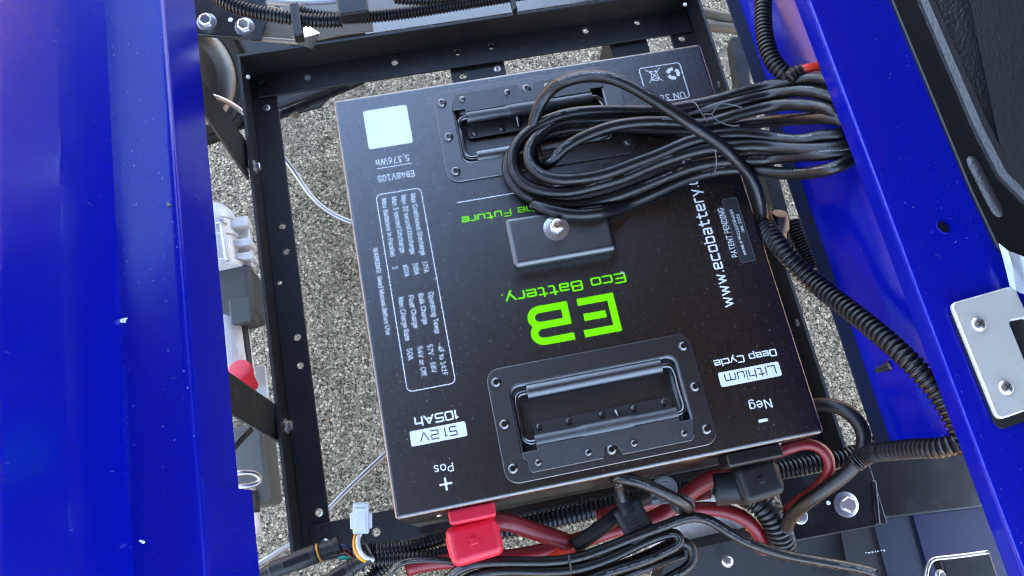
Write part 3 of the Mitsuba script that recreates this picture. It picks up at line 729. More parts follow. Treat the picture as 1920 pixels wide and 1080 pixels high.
# ---------------------------------------------------------------- coiled charging cable on the lid
path = [(0.2495,-0.0059,0.545),(0.2409,-0.0002,0.575),(0.2332,0.0093,0.6),(0.2273,0.0248,0.618),(0.219,0.0414,0.632),(0.2028,0.0561,0.648),(0.1826,0.0721,0.664),(0.1563,0.0874,0.68),(0.1355,0.1047,0.688),(0.1161,0.124,0.69),(0.0976,0.1432,0.69),(0.0781,0.1587,0.688),(0.0578,0.1703,0.68),(0.0362,0.1754,0.67),(0.0194,0.1758,0.656),(0.0061,0.1684,0.642),(-0.0024,0.1573,0.632),(-0.0063,0.1442,0.62),(-0.0061,0.1223,0.612),(-0.0024,0.106,0.617),(0.0074,0.1045,0.628),(0.0196,0.1107,0.636),(0.0358,0.117,0.64),(0.0568,0.1222,0.642),(0.0773,0.1248,0.644),(0.1016,0.1245,0.645),(0.1337,0.1201,0.645),(0.1622,0.1122,0.646),(0.1843,0.1066,0.65),(0.2013,0.1066,0.655),(0.2325,0.1087,0.658),(0.2562,0.1063,0.666),(0.2704,0.0951,0.682),(0.284,0.0795,0.698),(0.294,0.0614,0.71),(0.3081,0.0526,0.698),(0.2986,0.0454,0.698),(0.2822,0.0497,0.69),(0.2662,0.0555,0.677),(0.2477,0.071,0.659),(0.2204,0.0846,0.652),(0.1797,0.0905,0.65),(0.1491,0.0889,0.646),(0.1249,0.0842,0.642),(0.0933,0.0784,0.64),(0.0562,0.0729,0.637),(0.0293,0.0731,0.636),(0.0048,0.078,0.634),(-0.0108,0.0885,0.632),(-0.0182,0.1016,0.631),(-0.0177,0.1155,0.63),(-0.0099,0.1295,0.629),(0.0043,0.141,0.627),(0.0239,0.1503,0.624),(0.0493,0.153,0.62),(0.0897,0.149,0.618),(0.1318,0.1408,0.62),(0.1764,0.13,0.634),(0.1965,0.1235,0.65),(0.2253,0.1229,0.657),(0.2537,0.1235,0.66),(0.2755,0.111,0.682),(0.2908,0.094,0.699),(0.3027,0.0732,0.71),(0.3125,0.0473,0.71),(0.3149,0.0348,0.698),(0.297,0.0305,0.698),(0.2747,0.0374,0.687),(0.2588,0.048,0.673),(0.2426,0.0606,0.659),(0.2224,0.0696,0.653),(0.1988,0.0736,0.65),(0.1774,0.0784,0.646),(0.1478,0.079,0.64),(0.1151,0.0755,0.634),(0.0811,0.0685,0.63),(0.0483,0.065,0.628),(0.0193,0.0641,0.626),(-0.0025,0.0685,0.624),(-0.0208,0.0781,0.622),(-0.0326,0.0914,0.621),(-0.0365,0.1082,0.621),(-0.0326,0.1245,0.622),(-0.0219,0.1384,0.623),(-0.0018,0.1496,0.626),(0.024,0.1558,0.63),(0.059,0.1552,0.632),(0.1002,0.1479,0.633),(0.141,0.1399,0.635),(0.1705,0.1371,0.64),(0.1977,0.1342,0.648),(0.2242,0.1347,0.654),(0.2525,0.1354,0.658),(0.275,0.1278,0.675),(0.29,0.118,0.691),(0.3026,0.1025,0.706),(0.3167,0.0797,0.71),(0.3212,0.0457,0.71),(0.3207,0.0312,0.698),(0.2983,0.024,0.698),(0.2764,0.0296,0.688),(0.2618,0.0412,0.669),(0.2393,0.0553,0.643),(0.2151,0.06,0.64),(0.1831,0.0659,0.635),(0.1472,0.066,0.628),(0.1137,0.0605,0.622),(0.0797,0.0548,0.618),(0.0469,0.0517,0.615),(0.0159,0.0538,0.613),(-0.0061,0.0614,0.611),(-0.0248,0.0733,0.61),(-0.0374,0.0895,0.609),(-0.042,0.1064,0.608),(-0.0397,0.121,0.608),(-0.0281,0.1355,0.608),(-0.008,0.1449,0.607),(0.0279,0.1503,0.607),(0.0715,0.146,0.607),(0.1444,0.1307,0.608),(0.1973,0.1184,0.615),(0.2472,0.1076,0.63),(0.2794,0.0757,0.683),(0.3008,0.0507,0.71),(0.3182,0.0342,0.698),(0.3002,0.0161,0.698),(0.2786,0.01,0.696),(0.2646,0.0171,0.675),(0.2478,0.0338,0.647),(0.225,0.0519,0.629),(0.1978,0.0605,0.622),(0.175,0.063,0.616),(0.1436,0.0593,0.612),(0.1147,0.0531,0.608),(0.0791,0.0448,0.607),(0.0451,0.0351,0.622),(0.0185,0.0377,0.623),(-0.004,0.0468,0.622),(-0.0226,0.0618,0.614)]
v, f, uv = sweep(spline(path, 0.003), 0.0066, 18)
add('charging_cable', (v, f, uv), 'cable_jacket', smooth=True, label='thick black cable coiled in long loops on the battery lid', cat='cable')
gr = (0.2601,0.0144,0.565)
add('cable_gland', lathe([(0, -0.02), (0.013, -0.02), (0.0145, -0.008), (0.012, 0.0), (0.0145, 0.004), (0.012, 0.014), (0.0085, 0.022), (0, 0.022)], (0.2617,0.0009,0.56), (0.1, 0.55, 0.8)), 'black_plastic', smooth=40, label='black strain relief bush where the thick cable leaves the lid edge', cat='cable gland')
wire_ties = [('wire_tie', [(0.1732,0.1377,0.645),(0.1737,0.1294,0.656),(0.1739,0.1175,0.661),(0.1762,0.1116,0.66),(0.181,0.1055,0.654),(0.1848,0.1012,0.645)], [(0.1754,0.1118,0.661),(0.1807,0.111,0.663),(0.1845,0.1103,0.664),(0.1895,0.115,0.666),(0.1963,0.1185,0.667),(0.2033,0.1173,0.667),(0.211,0.1132,0.668),(0.2167,0.1089,0.669)], [(0.1843,0.1097,0.664),(0.1871,0.1025,0.664),(0.1948,0.0963,0.663),(0.2049,0.0924,0.662),(0.2109,0.092,0.662)]),
             ('wire_tie', [(0.1762,0.0666,0.662),(0.1764,0.0589,0.658),(0.1774,0.0544,0.65),(0.1793,0.0537,0.634),(0.1799,0.057,0.622)], None, None)]
for i, (k, *ps) in enumerate(wire_ties):
    m = cat_(*[as_mesh(tube(p, 0.0007, 0.002, 8)) for p in ps if p])
    add(k, m, 'grey_plastic', smooth=True, label=('thin grey wire twisted around the upper loops of the thick cable' if i == 0 else 'thin grey wire around the lower loops of the thick cable'), cat='wire tie')

# ---------------------------------------------------------------- corrugated looms
def loom(pts, r, label, pitch=0.0056, depth=0.0026, key='corrugated_loom', group=None):
    return add(key, corrugated(pts, r, pitch, depth), 'black_plastic', smooth=30, label=label, cat='cable conduit', group=group)
loom([(0.2456,0.0237,0.575),(0.2418,0.0084,0.58),(0.2356,-0.0178,0.6),(0.2385,-0.0489,0.615),(0.2525,-0.0859,0.625),(0.2628,-0.1214,0.648),(0.2718,-0.158,0.675),(0.2811,-0.1953,0.697),(0.2929,-0.2265,0.703),(0.3016,-0.2585,0.703),(0.3039,-0.2906,0.7)], 0.0108, 'black corrugated conduit running diagonally from the lid edge to the right panel', 0.0062, 0.003)
loom([(0.2897,0.2682,0.67),(0.2788,0.2326,0.67),(0.2709,0.2047,0.67),(0.266,0.179,0.672),(0.2664,0.1543,0.674),(0.2756,0.1346,0.676),(0.2928,0.1253,0.675),(0.3207,0.1162,0.675)], 0.0098, 'black corrugated conduit hanging down the inside of the right panel', 0.005, 0.0024)
loom([(0.2699,0.1262,0.684),(0.2777,0.1303,0.686),(0.285,0.1324,0.688)], 0.0075, 'short black corrugated sleeve on the orange wire', 0.005, 0.002)
loom([(0.3212,0.1498,0.64),(0.3389,0.1538,0.64),(0.3616,0.1534,0.64)], 0.0085, 'black corrugated conduit end beneath the orange wire', 0.005, 0.002)
add('orange_wire', tube([(0.284,0.1333,0.685),(0.2902,0.1322,0.69),(0.3011,0.1309,0.692),(0.3235,0.1282,0.692)], 0.0048), 'orange_jacket', smooth=True, label='short orange wire above the cable loops at the right panel', cat='wire')
loom([(-0.3785,0.4971,0.52),(-0.356,0.4696,0.52),(-0.3294,0.4511,0.52),(-0.2896,0.4376,0.515),(-0.2491,0.4274,0.51),(-0.2072,0.4239,0.505)], 0.0095, 'black corrugated conduit with thick ribs along the top left', 0.0048, 0.0024)
loom([(-0.2629,0.4515,0.5),(-0.2217,0.4385,0.495),(-0.1788,0.4356,0.49),(-0.1197,0.4363,0.485),(-0.0434,0.4413,0.48),(0.0346,0.4464,0.475),(0.1149,0.4533,0.47)], 0.0092, 'black corrugated conduit along the light metal beam', 0.0046, 0.0022)
loom([(-0.1308,0.4291,0.53),(-0.0893,0.4184,0.53),(-0.046,0.4178,0.53)], 0.009, 'black corrugated conduit at the top edge of the picture', 0.0046, 0.0022)
loom([(-0.159,-0.263,0.375),(-0.1116,-0.2658,0.37),(-0.0352,-0.2651,0.37),(0.0352,-0.2643,0.37),(0.1205,-0.2649,0.37),(0.2067,-0.2649,0.372),(0.2656,-0.2634,0.372),(0.3237,-0.2639,0.374),(0.3612,-0.2628,0.374),(0.3939,-0.2551,0.374)], 0.0125, 'long black corrugated conduit running below the front of the battery', 0.0062, 0.003)
loom([(0.1758,-0.2829,0.44),(0.186,-0.2938,0.45),(0.1969,-0.3128,0.45),(0.2047,-0.3358,0.44),(0.2113,-0.3555,0.42)], 0.0165, 'fat black corrugated conduit bending down beside the black terminal cover', 0.0065, 0.003)
loom([(0.2504,-0.2787,0.585),(0.2634,-0.2718,0.6),(0.2682,-0.2731,0.63),(0.2788,-0.2769,0.665),(0.2901,-0.2808,0.69),(0.3038,-0.2789,0.7),(0.323,-0.2757,0.7)], 0.0098, 'black corrugated conduit crossing above the dark beam at the right', 0.005, 0.0022)
loom([(-0.1802,-0.2784,0.42),(-0.2181,-0.2788,0.43),(-0.249,-0.2744,0.43),(-0.2769,-0.2712,0.43)], 0.0088, 'black corrugated conduit below the white connector, the lower of the two', 0.0046, 0.002)
loom([(-0.1775,-0.2586,0.4),(-0.21,-0.2638,0.42),(-0.2416,-0.2637,0.425),(-0.272,-0.2588,0.43)], 0.0088, 'black corrugated conduit below the white connector, the upper of the two', 0.0046, 0.002)
loom([(-0.2498,-0.2724,0.42),(-0.2671,-0.2818,0.42),(-0.2845,-0.2928,0.42)], 0.0085, 'black corrugated conduit at the bottom edge under the connectors', 0.0046, 0.002)

# ---------------------------------------------------------------- terminals and cables at the front of the battery
c0, c1 = (-0.1732,-0.2425,0.6008), (-0.1252,-0.2425,0.599)
add('positive_terminal_block', rbox(c0[0], c1[0], -0.256, -0.2418, 0.555, 0.589, 0.003), 'red_plastic', smooth=40, label='pinkish red terminal block on the front face of the battery', cat='terminal block')
def boot(key, c, sx, sy, sz, rot, mat, nub, label):
    m = rbox(-sx / 2, sx / 2, -sy / 2, sy / 2, -sz, 0, 0.0085)
    nb = rbox(-0.0035, 0.0035, -0.0035, 0.0035, -0.002, 0.0022, 0.001)
    t = trimesh.transformations.rotation_matrix(math.radians(rot), (0, 0, 1))
    sk = rbox(-sx / 2 - 0.0008, sx / 2 + 0.0008, -sy / 2 - 0.0008, sy / 2 + 0.0008, -sz, -0.0135, 0.0085)
    sl = cat_(rbox(-sx / 2 - 0.0012, -sx / 2 + 0.006, -sy / 2 + 0.009, sy / 2 - 0.009, -0.02, -0.0055, 0.002), rbox(sx / 2 - 0.006, sx / 2 + 0.0012, -sy / 2 + 0.009, sy / 2 - 0.009, -0.02, -0.0055, 0.002))
    for q, kk in ((m, '__cover'), (nb, '__nub'), (sk, '__skirt'), (sl, '__side_grip')):
        q.apply_transform(t); q.apply_translation(c)
        add(key + kk, q, mat, smooth=40)
    tag(key, label, 'terminal cover')
boot('red_terminal_cover', (-0.1523,-0.275,0.565), 0.0545, 0.0395, 0.05, 4, 'red_plastic', 1, 'bright red rounded terminal cover at the front of the battery')
c0, c1 = (0.12,-0.2425,0.5614), (0.1806,-0.2425,0.5586)
add('negative_terminal_block', rbox(c0[0], c1[0], -0.256, -0.2418, 0.555, 0.589, 0.003), 'black_plastic', smooth=40, label='black terminal block on the front face of the battery', cat='terminal block')
boot('black_terminal_cover', (0.1613,-0.274,0.555), 0.047, 0.04, 0.045, 5, 'black_matt', 1, 'black rounded terminal cover dusted with specks at the front of the battery')
add('black_terminal_cover__sleeve', tube([(0.1553,-0.2753,0.53), (0.1353,-0.2751,0.525), (0.1188,-0.2732,0.52)], 0.0175), 'black_matt', smooth=True)

def wire(key, pts, r, mat, label, cat='cable'):
    return add(key, tube(pts, r), mat, smooth=True, label=label, cat=cat)
wire('red_cable', [(-0.1408,-0.2606,0.53),(-0.1204,-0.2607,0.53),(-0.0932,-0.2737,0.52),(-0.0606,-0.2913,0.51),(-0.0427,-0.3022,0.5)], 0.0095, 'red_jacket', 'thick red cable leaving the red terminal cover')
wire('heat_shrink_sleeve', [(-0.0434,-0.3027,0.505),(-0.0575,-0.3089,0.5),(-0.076,-0.3144,0.49),(-0.0948,-0.3205,0.48)], 0.0098, 'orange_jacket', 'orange red sleeve at the crossing of the red and black cables', 'sleeve')
wire('black_branch_cable', [(-0.0484,-0.3017,0.515),(-0.0254,-0.2928,0.515),(0.0023,-0.2809,0.51),(0.0246,-0.272,0.5),(0.0523,-0.2643,0.48)], 0.0085, 'black_matt', 'thick black cable crossing over the red cables below the battery')
wire('red_cable', [(-0.2384,-0.2874,0.43),(-0.1756,-0.2903,0.43),(-0.1137,-0.2996,0.44),(-0.0503,-0.2985,0.45),(0.0138,-0.2921,0.46),(0.0644,-0.2874,0.47),(0.1033,-0.2678,0.49),(0.1284,-0.2606,0.51),(0.1439,-0.2616,0.52)], 0.0095, 'red_jacket', 'long red cable running under the black cords to the black terminal cover')
wire('red_cable', [(-0.0023,-0.2751,0.42),(0.0387,-0.2717,0.42),(0.093,-0.2715,0.42),(0.1405,-0.2725,0.42)], 0.0085, 'red_jacket', 'red cable half hidden below the battery front')
wire('red_cable', [(0.1641,-0.2464,0.52),(0.1894,-0.2495,0.535),(0.2043,-0.2472,0.55),(0.2222,-0.2474,0.556),(0.2358,-0.2565,0.556),(0.2415,-0.2709,0.55),(0.2385,-0.2871,0.53),(0.2279,-0.2993,0.5),(0.217,-0.3111,0.46),(0.2097,-0.3271,0.43)], 0.0062, 'red_jacket', 'red cable bending in a loop at the right front corner of the battery')
wire('red_cable', [(0.1129,-0.2889,0.43),(0.1477,-0.2982,0.44),(0.1674,-0.3109,0.44),(0.1811,-0.3277,0.43),(0.1936,-0.3518,0.4)], 0.0085, 'red_jacket', 'short red cable beside the fat conduit')
wire('yellow_wire', [(0.1706,-0.3225,0.43),(0.179,-0.3304,0.43),(0.1872,-0.3413,0.42)], 0.003, 'yellow_jacket', 'short yellow wire beside the red cable near the fat conduit', 'wire')
wire('black_loop_cable', [(0.2307,-0.2061,0.545),(0.2457,-0.2087,0.56),(0.2598,-0.2171,0.575),(0.2693,-0.232,0.583),(0.2715,-0.2506,0.585),(0.2652,-0.2686,0.58),(0.2517,-0.2842,0.565),(0.2357,-0.2947,0.545),(0.2177,-0.3056,0.52),(0.2082,-0.3169,0.49),(0.2074,-0.3307,0.46)], 0.0078, 'black_plastic', 'black cable curving round the right front corner of the battery')

# thin cords at the bottom
wire('cord_bundle__cord', [(-0.2475,-0.2879,0.49),(-0.2354,-0.2812,0.5),(-0.2128,-0.2823,0.505),(-0.1844,-0.2891,0.51),(-0.1684,-0.2978,0.51)], 0.0036, 'cable_jacket', None, None)
cord = [(-0.2016,-0.318,0.5),(-0.1821,-0.3038,0.515),(-0.1623,-0.2978,0.525),(-0.1282,-0.3007,0.53),(-0.0894,-0.3085,0.53),(-0.0496,-0.3126,0.53),(-0.0077,-0.3078,0.532),(0.0226,-0.3028,0.535),(0.0526,-0.2988,0.538),(0.0766,-0.2964,0.54),(0.0959,-0.3019,0.54),(0.1174,-0.3207,0.54),(0.1475,-0.3422,0.538),(0.1869,-0.36,0.53),(0.234,-0.3773,0.52),(0.2705,-0.3926,0.51)]
wire('cord_bundle__cord', cord, 0.0054, 'cable_jacket', None, None)
wire('cord_bundle__cord', [(-0.1917,-0.3282,0.5),(-0.1696,-0.3118,0.515),(-0.1356,-0.3091,0.525),(-0.0912,-0.318,0.527),(-0.0517,-0.3232,0.528),(-0.0102,-0.3194,0.53),(0.0242,-0.3119,0.53),(0.0488,-0.3085,0.53),(0.063,-0.3113,0.53),(0.0637,-0.3176,0.53),(0.0475,-0.3249,0.53),(0.0165,-0.3303,0.53),(-0.0251,-0.334,0.528),(-0.055,-0.3412,0.52)], 0.0054, 'cable_jacket', None, None)
wire('cord_bundle__cord', [(-0.1376,-0.3209,0.5),(-0.0921,-0.3275,0.51),(-0.0467,-0.3332,0.515),(0.0013,-0.3296,0.517),(0.0388,-0.3231,0.517),(0.0672,-0.3192,0.516),(0.0781,-0.327,0.515),(0.0762,-0.3402,0.513),(0.0606,-0.3493,0.512),(0.0373,-0.3574,0.51)], 0.0054, 'cable_jacket', None, None)
wire('cord_bundle__cord', [(-0.0238,-0.3455,0.5),(0.0135,-0.3407,0.5),(0.0514,-0.3353,0.5),(0.0719,-0.3337,0.498)], 0.0054, 'cable_jacket', None, None)
wire('charger_lead__cord', [(0.0069,-0.2468,0.56),(0.0086,-0.2439,0.575),(0.0248,-0.2507,0.578),(0.0433,-0.2616,0.572),(0.061,-0.2733,0.562),(0.0733,-0.2823,0.552),(0.081,-0.2891,0.535)], 0.0062, 'cable_jacket', None, None)
wire('charger_lead__cord', [(0.0092,-0.2444,0.56),(0.01,-0.2535,0.545),(0.0122,-0.2635,0.535),(0.0146,-0.2717,0.53)], 0.0052, 'black_plastic', None, None)
m = rbox(-0.0165, 0.0165, -0.022, 0.022, -0.012, 0.0, 0.005)
m.apply_transform(trimesh.transformations.rotation_matrix(math.radians(17), (0, 0, 1)))
m.apply_translation((0.0211,-0.2897,0.535))
add('charger_lead__plug', m, 'black_matt', smooth=40)
add('charger_lead__strain_relief', lathe([(0.0095, 0), (0.0085, 0.006), (0.0095, 0.0065), (0.0078, 0.012), (0.0085, 0.0125), (0.0062, 0.02), (0, 0.02)], (0.0166,-0.2789,0.529), (-0.25, 0.95, 0.1)), 'black_matt', smooth=40)
for i in range(4):
    r_ = rbox(-0.006, 0.006, -0.0007, 0.0007, -0.0005, 0.0008, 0.0005)
    r_.apply_transform(trimesh.transformations.rotation_matrix(math.radians(17), (0, 0, 1)))
    r_.apply_translation(V((0.021,-0.2879,0.535)) + (0.0012 * i, -0.0034 * i, 0))
    add('charger_lead__plug__grip_rib', r_, 'black_plastic')
tag('charger_lead', 'thin black lead with flat moulded plug hanging at the battery front', 'lead')
g = (0.0614,-0.2632,0.53)
add('charge_socket__cap', lathe([(0, -0.004), (0.0155, -0.004), (0.0155, 0.0), (0.013, 0.001), (0.0125, 0.0002), (0.0098, 0.0002), (0.0094, 0.0012), (0.008, 0.0012), (0.0076, 0.0002), (0.005, 0.0002), (0.0046, 0.0012), (0, 0.0012)], g, (0.1, -0.35, 0.93)), 'grey_plastic', smooth=30)
add('charge_socket__cap__tab', place(bevelled(sg.Polygon(rrect(-0.022, -0.012, -0.004, 0.002, 0.0025)), -0.003, 0.0, 0.0006), V(g) + (0.004, -0.009, 0.002), (0.1, -0.35, 0.93)), 'grey_plastic')
tag('charge_socket', 'round grey rubber cap with rings beside a small grey plug ring', 'socket')
add('charge_socket__plug_ring', lathe([(0, -0.02), (0.0108, -0.02), (0.0108, 0.0), (0.0098, 0.001), (0.0078, 0.001), (0.0074, -0.002), (0, -0.003)], (0.0786,-0.2847,0.535), (0.1, -0.3, 0.94)), 'grey_plastic', smooth=30)

# white connector and its wires
m = cat_(rbox(-0.009, 0.009, -0.017, 0.017, 0.0, 0.011, 0.0012), rbox(-0.0125, -0.0088, -0.012, 0.006, 0.002, 0.008, 0.001), rbox(0.0088, 0.0125, -0.012, 0.006, 0.002, 0.008, 0.001), rbox(-0.006, 0.006, -0.011, 0.012, 0.0108, 0.0122, 0.0006))
ww = place(m, (-0.2762,-0.2217,0.46), (0.0, -0.25, 0.95), (0.985, -0.17, 0))
add('white_connector', ww, 'white_plastic', smooth=30, label='white wire connector with yellow and white leads at the lower left', cat='connector')
wire('connector_wire', [(-0.2837,-0.2383,0.462),(-0.287,-0.249,0.466),(-0.2868,-0.2596,0.465),(-0.2822,-0.2682,0.455),(-0.2745,-0.2728,0.44)], 0.0026, 'yellow_jacket', 'yellow lead of the white connector', 'wire')
wire('connector_wire', [(-0.2796,-0.2403,0.463),(-0.2832,-0.2497,0.468),(-0.2822,-0.2593,0.467),(-0.2782,-0.2666,0.456),(-0.2717,-0.2709,0.445)], 0.0026, 'white_plastic', 'white lead of the white connector', 'wire')
wire('connector_wire', [(-0.2767,-0.2403,0.462),(-0.2759,-0.2488,0.463),(-0.2737,-0.2586,0.458),(-0.2724,-0.266,0.448)], 0.0018, 'black_plastic', 'thin black lead of the white connector', 'wire')
def plug_body(key, a, b, r, label):
    a, b = V(a), V(b)
    d = b - a
    n = np.linalg.norm(d)
    pr = [(0, 0), (r * 0.6, 0), (r * 0.72, n * 0.12), (r * 0.9, n * 0.14), (r * 0.9, n * 0.42), (r, n * 0.43), (r, n * 0.7), (r * 0.88, n * 0.71), (r * 0.88, n * 0.76), (r * 0.8, n * 0.77), (r * 0.8, n * 0.93), (r * 0.92, n * 0.94), (r * 0.92, n), (0, n)]
    add(key + '__body', lathe(pr, a, d, 22), 'black_matt', smooth=30)
    u = d / n
    add(key + '__latch', place(rbox(-0.0045, 0.0045, -0.002, 0.002, n * 0.3, n * 0.62, 0.001), a + np.array([0, 0, r * 0.95]), u, (1, 0, 0)), 'black_plastic')
    tag(key, label, 'connector')
    return a, u, n
a, u, n = plug_body('round_connector', (-0.4044,-0.2612,0.43), (-0.3099,-0.2458,0.43), 0.0112, 'black round cable connector with a yellow seal ring at the lower left')
add('round_connector__seal_ring', lathe([(0.0095, -0.0012), (0.0108, -0.0008), (0.0108, 0.0008), (0.0095, 0.0012)], a + u * n * 0.735, u), 'yellow_jacket', smooth=40)
plug_body('round_connector_001', (-0.3511,-0.2931,0.445), (-0.276,-0.2665,0.445), 0.0095, 'black round cable connector at the bottom edge beside the teal wire')
wire('loose_wire', [(-0.312,-0.2472,0.43),(-0.3027,-0.2503,0.435),(-0.2956,-0.2566,0.43),(-0.2923,-0.267,0.42),(-0.2904,-0.2797,0.41)], 0.0024, 'navy_jacket', 'dark blue lead leaving the ringed connector', 'wire')
wire('loose_wire', [(-0.3121,-0.2514,0.425),(-0.3019,-0.2565,0.43),(-0.2963,-0.2649,0.425),(-0.2954,-0.2787,0.41)], 0.002, 'red_jacket', 'dark red lead leaving the ringed connector', 'wire')
wire('loose_wire', [(-0.3109,-0.2619,0.44),(-0.3031,-0.2623,0.442),(-0.2967,-0.2671,0.44),(-0.2969,-0.2756,0.43),(-0.3025,-0.2861,0.42)], 0.0024, 'teal_jacket', 'teal lead at the lower left connectors', 'wire')
add('junction_clip', rbox(*[q for ab in zip(V((-0.2875,-0.2618,0.43)) - (0.008, 0.006, 0.006), V((-0.2875,-0.2618,0.43)) + (0.014, 0.012, 0.006)) for q in ab], 0.002), 'black_plastic', smooth=40, label='small black clip holding the connector leads', cat='clip')
add('cord_bundle__tie', cat_(as_mesh(tube([(-0.0576,-0.3077,0.54),(-0.0579,-0.3142,0.54),(-0.058,-0.3218,0.535),(-0.0596,-0.3305,0.52)], 0.0012))), 'black_plastic', smooth=True)
tag('cord_bundle', 'thin black cords folded into a bundle along the bottom edge', 'cord bundle')

# ---------------------------------------------------------------- lower right: beam, bracket, panels, latch
def oriented_box(a, b, width, height, mat, key, r=0.002, label=None, cat=None):
    """A rounded bar whose top face runs from a to b."""
    a, b = V(a), V(b)
    d = b - a
    m = rbox(0, np.linalg.norm(d), -width / 2, width / 2, -height, 0, r)
    add(key, place(m, a, (0, 0, 1), d), mat, smooth=35, label=label, cat=cat)
oriented_box((0.3375,-0.3089,0.42), (0.5659,-0.3301,0.42), 0.072, 0.05, 'black_gloss', 'cross_beam__tube', 0.004)
oriented_box((0.2239,-0.3119,0.423), (0.3464,-0.3154,0.423), 0.074, 0.006, 'black_gloss', 'cross_beam__end_plate', 0.002)
oriented_box((0.3451,-0.2991,0.426), (0.332,-0.3514,0.426), 0.007, 0.05, 'black_gloss', 'cross_beam__bend', 0.003)
c = (0.3013,-0.3202,0.4232)
add('cross_beam__bolt', place(hex_bolt(0.0098, 0.0155, 0.0085), c, (0.02, -0.05, 1), (0.9, 0.4, 0)), 'zinc', smooth=30)
c = (0.2411,-0.3223,0.4232)
add('cross_beam__bolt', place(hex_bolt(0.0075, 0.0095, 0.006), c, (0.02, -0.05, 1)), 'zinc', smooth=30)
add('cross_beam__paint_mark', lathe([(0.0026, 0), (0.0026, 0.0004), (0, 0.0004)], (0.2804,-0.3141,0.4232)), 'white_print', label='small white paint mark beside the bolt')
tag('cross_beam', 'glossy black beam with a large flange bolt at the lower right', 'beam')
def plate(key, pts, thick, mat, label, cat, b=0.0008):
    """A flat plate through corner points."""
    p = np.array(pts)
    c = p.mean(0)
    _, _, vt = np.linalg.svd(p - c)
    n = vt[2] if vt[2][2] > 0 else -vt[2]
    x = vt[0]
    y = np.cross(n, x)
    m = bevelled(sg.Polygon(np.c_[(p - c) @ x, (p - c) @ y]).buffer(0), -thick, 0, b)
    add(key, place(m, c, n, x), mat, label=label, cat=cat)
plate('support_bar_001', [(-0.4074,0.3793,0.56), (-0.3793,0.3413,0.372), (-0.3813,0.2802,0.372), (-0.4103,0.3366,0.56)], 0.004, 'tray_paint', 'black flat bar slanting from the left panel to the upper bolt of the tray', 'support bar')
plate('rear_cover_panel', [(0.3645,-0.3243,0.35), (0.4288,-0.3301,0.35), (0.4229,-0.4471,0.35), (0.3577,-0.434,0.35)], 0.003, 'slate_panel', 'slate blue panel strip below the black beam', 'panel')
plate('lower_blue_panel', [(0.4158,-0.3279,0.356), (0.6017,-0.3542,0.356), (0.5707,-0.4767,0.356), (0.4089,-0.4441,0.356)], 0.003, 'navy_panel', 'dark blue panel below the black beam at the lower right', 'panel')
plate('grey_channel__sheet', [(0.3221,-0.3294,0.344), (0.377,-0.3334,0.344), (0.3757,-0.4411,0.344), (0.3104,-0.428,0.344)], 0.003, 'dark_grey', None, None)
tag('grey_channel', 'dark grey channel with scuffed white mark left of the slate strip', 'channel')
plate('controller_cover', [(0.0974,-0.3356,0.31), (0.2131,-0.3383,0.33), (0.3356,-0.3524,0.33), (0.3527,-0.438,0.31), (0.0691,-0.3812,0.3)], 0.05, 'black_matt', 'dark box cover under the cords at the bottom', 'cover')
c = (0.1637,-0.361,0.335)
add('controller_cover__screw', place(screw_head(0.008, 0.004, 'cross'), c), 'zinc', smooth=40)
add('motor_end', lathe([(0, -0.06), (0.07, -0.06), (0.075, -0.01), (0.07, 0), (0.05, 0.002), (0.048, -0.003), (0.02, -0.003), (0, -0.002)], (0.159,-0.3443,0.28), (0, -0.2, 1)), 'cast_aluminium', smooth=40, label='grey round metal housing seen dimly under the cords', cat='housing')
lt = [(0.3445,-0.4148,0.47),(0.3517,-0.4028,0.47),(0.3591,-0.3972,0.47),(0.3703,-0.3971,0.47),(0.399,-0.3998,0.47),(0.4261,-0.4017,0.47)]
add('latch__wire', tube(lt, 0.0026), 'zinc', smooth=True)
oriented_box((0.3732,-0.4167,0.46), (0.4347,-0.4196,0.46), 0.034, 0.02, 'black_plastic', 'latch__body', 0.003)
add('latch__bolt', place(hex_bolt(0.0045, 0.006, 0.005), (0.3628,-0.4145,0.468)), 'zinc', smooth=30)
tag('latch', 'black latch block with bent bright wire at the bottom right', 'latch')
pr = [(0.0005, 0.0)]
for q in range(5):
    pr += [(0.0016 + 0.0006 * q, 0.002 + 0.0032 * q), (0.003 + 0.0006 * q, 0.0026 + 0.0032 * q), (0.003 + 0.0006 * q, 0.0034 + 0.0032 * q)]
add('push_rivet', lathe(pr + [(0.0055, 0.0185), (0, 0.0185)], (0.292,-0.1912,0.6109), (0.35, 0.05, 0.3), 16), 'black_plastic', smooth=30, label='small black ribbed push rivet on the inner wall of the right panel', cat='rivet')

# ---------------------------------------------------------------- upper edge: beam, plate with bolts, drum
a, b = (-0.2807,0.4901,0.4), (0.3619,0.4886,0.4)
add('light_beam__beam', box(-0.30, 0.42, 0.4965, 0.6, 0.368, 0.396), 'aluminium')
ed = strip_sheet([(0, 0), (0.0105, 0.0115)], 0, 0.435, 0.003)
ed.apply_transform(np.array([[0, 1, 0, -0.183], [1, 0, 0, 0.4865], [0, 0, 1, 0.3845], [0, 0, 0, 1.0]]))
add('light_beam__edge_strip', ed, 'polished', label='bright polished edge strip')
tag('light_beam', 'pale metal beam along the top edge with a bright strip', 'beam')
plate('bolted_plate__plate', [(-0.4318,0.5523,0.47), (-0.306,0.5304,0.47), (-0.3139,0.4676,0.47), (-0.3242,0.439,0.47), (-0.4301,0.4684,0.47)], 0.005, 'black_gloss', None, None)
for c in ((-0.3938,0.4791,0.471), (-0.343,0.4621,0.471)):
    add('bolted_plate__bolt', place(hex_bolt(0.0088, 0.0135, 0.011), c, (0.05, -0.25, 0.95), (0.9, 0.2, 0)), 'zinc', smooth=30)
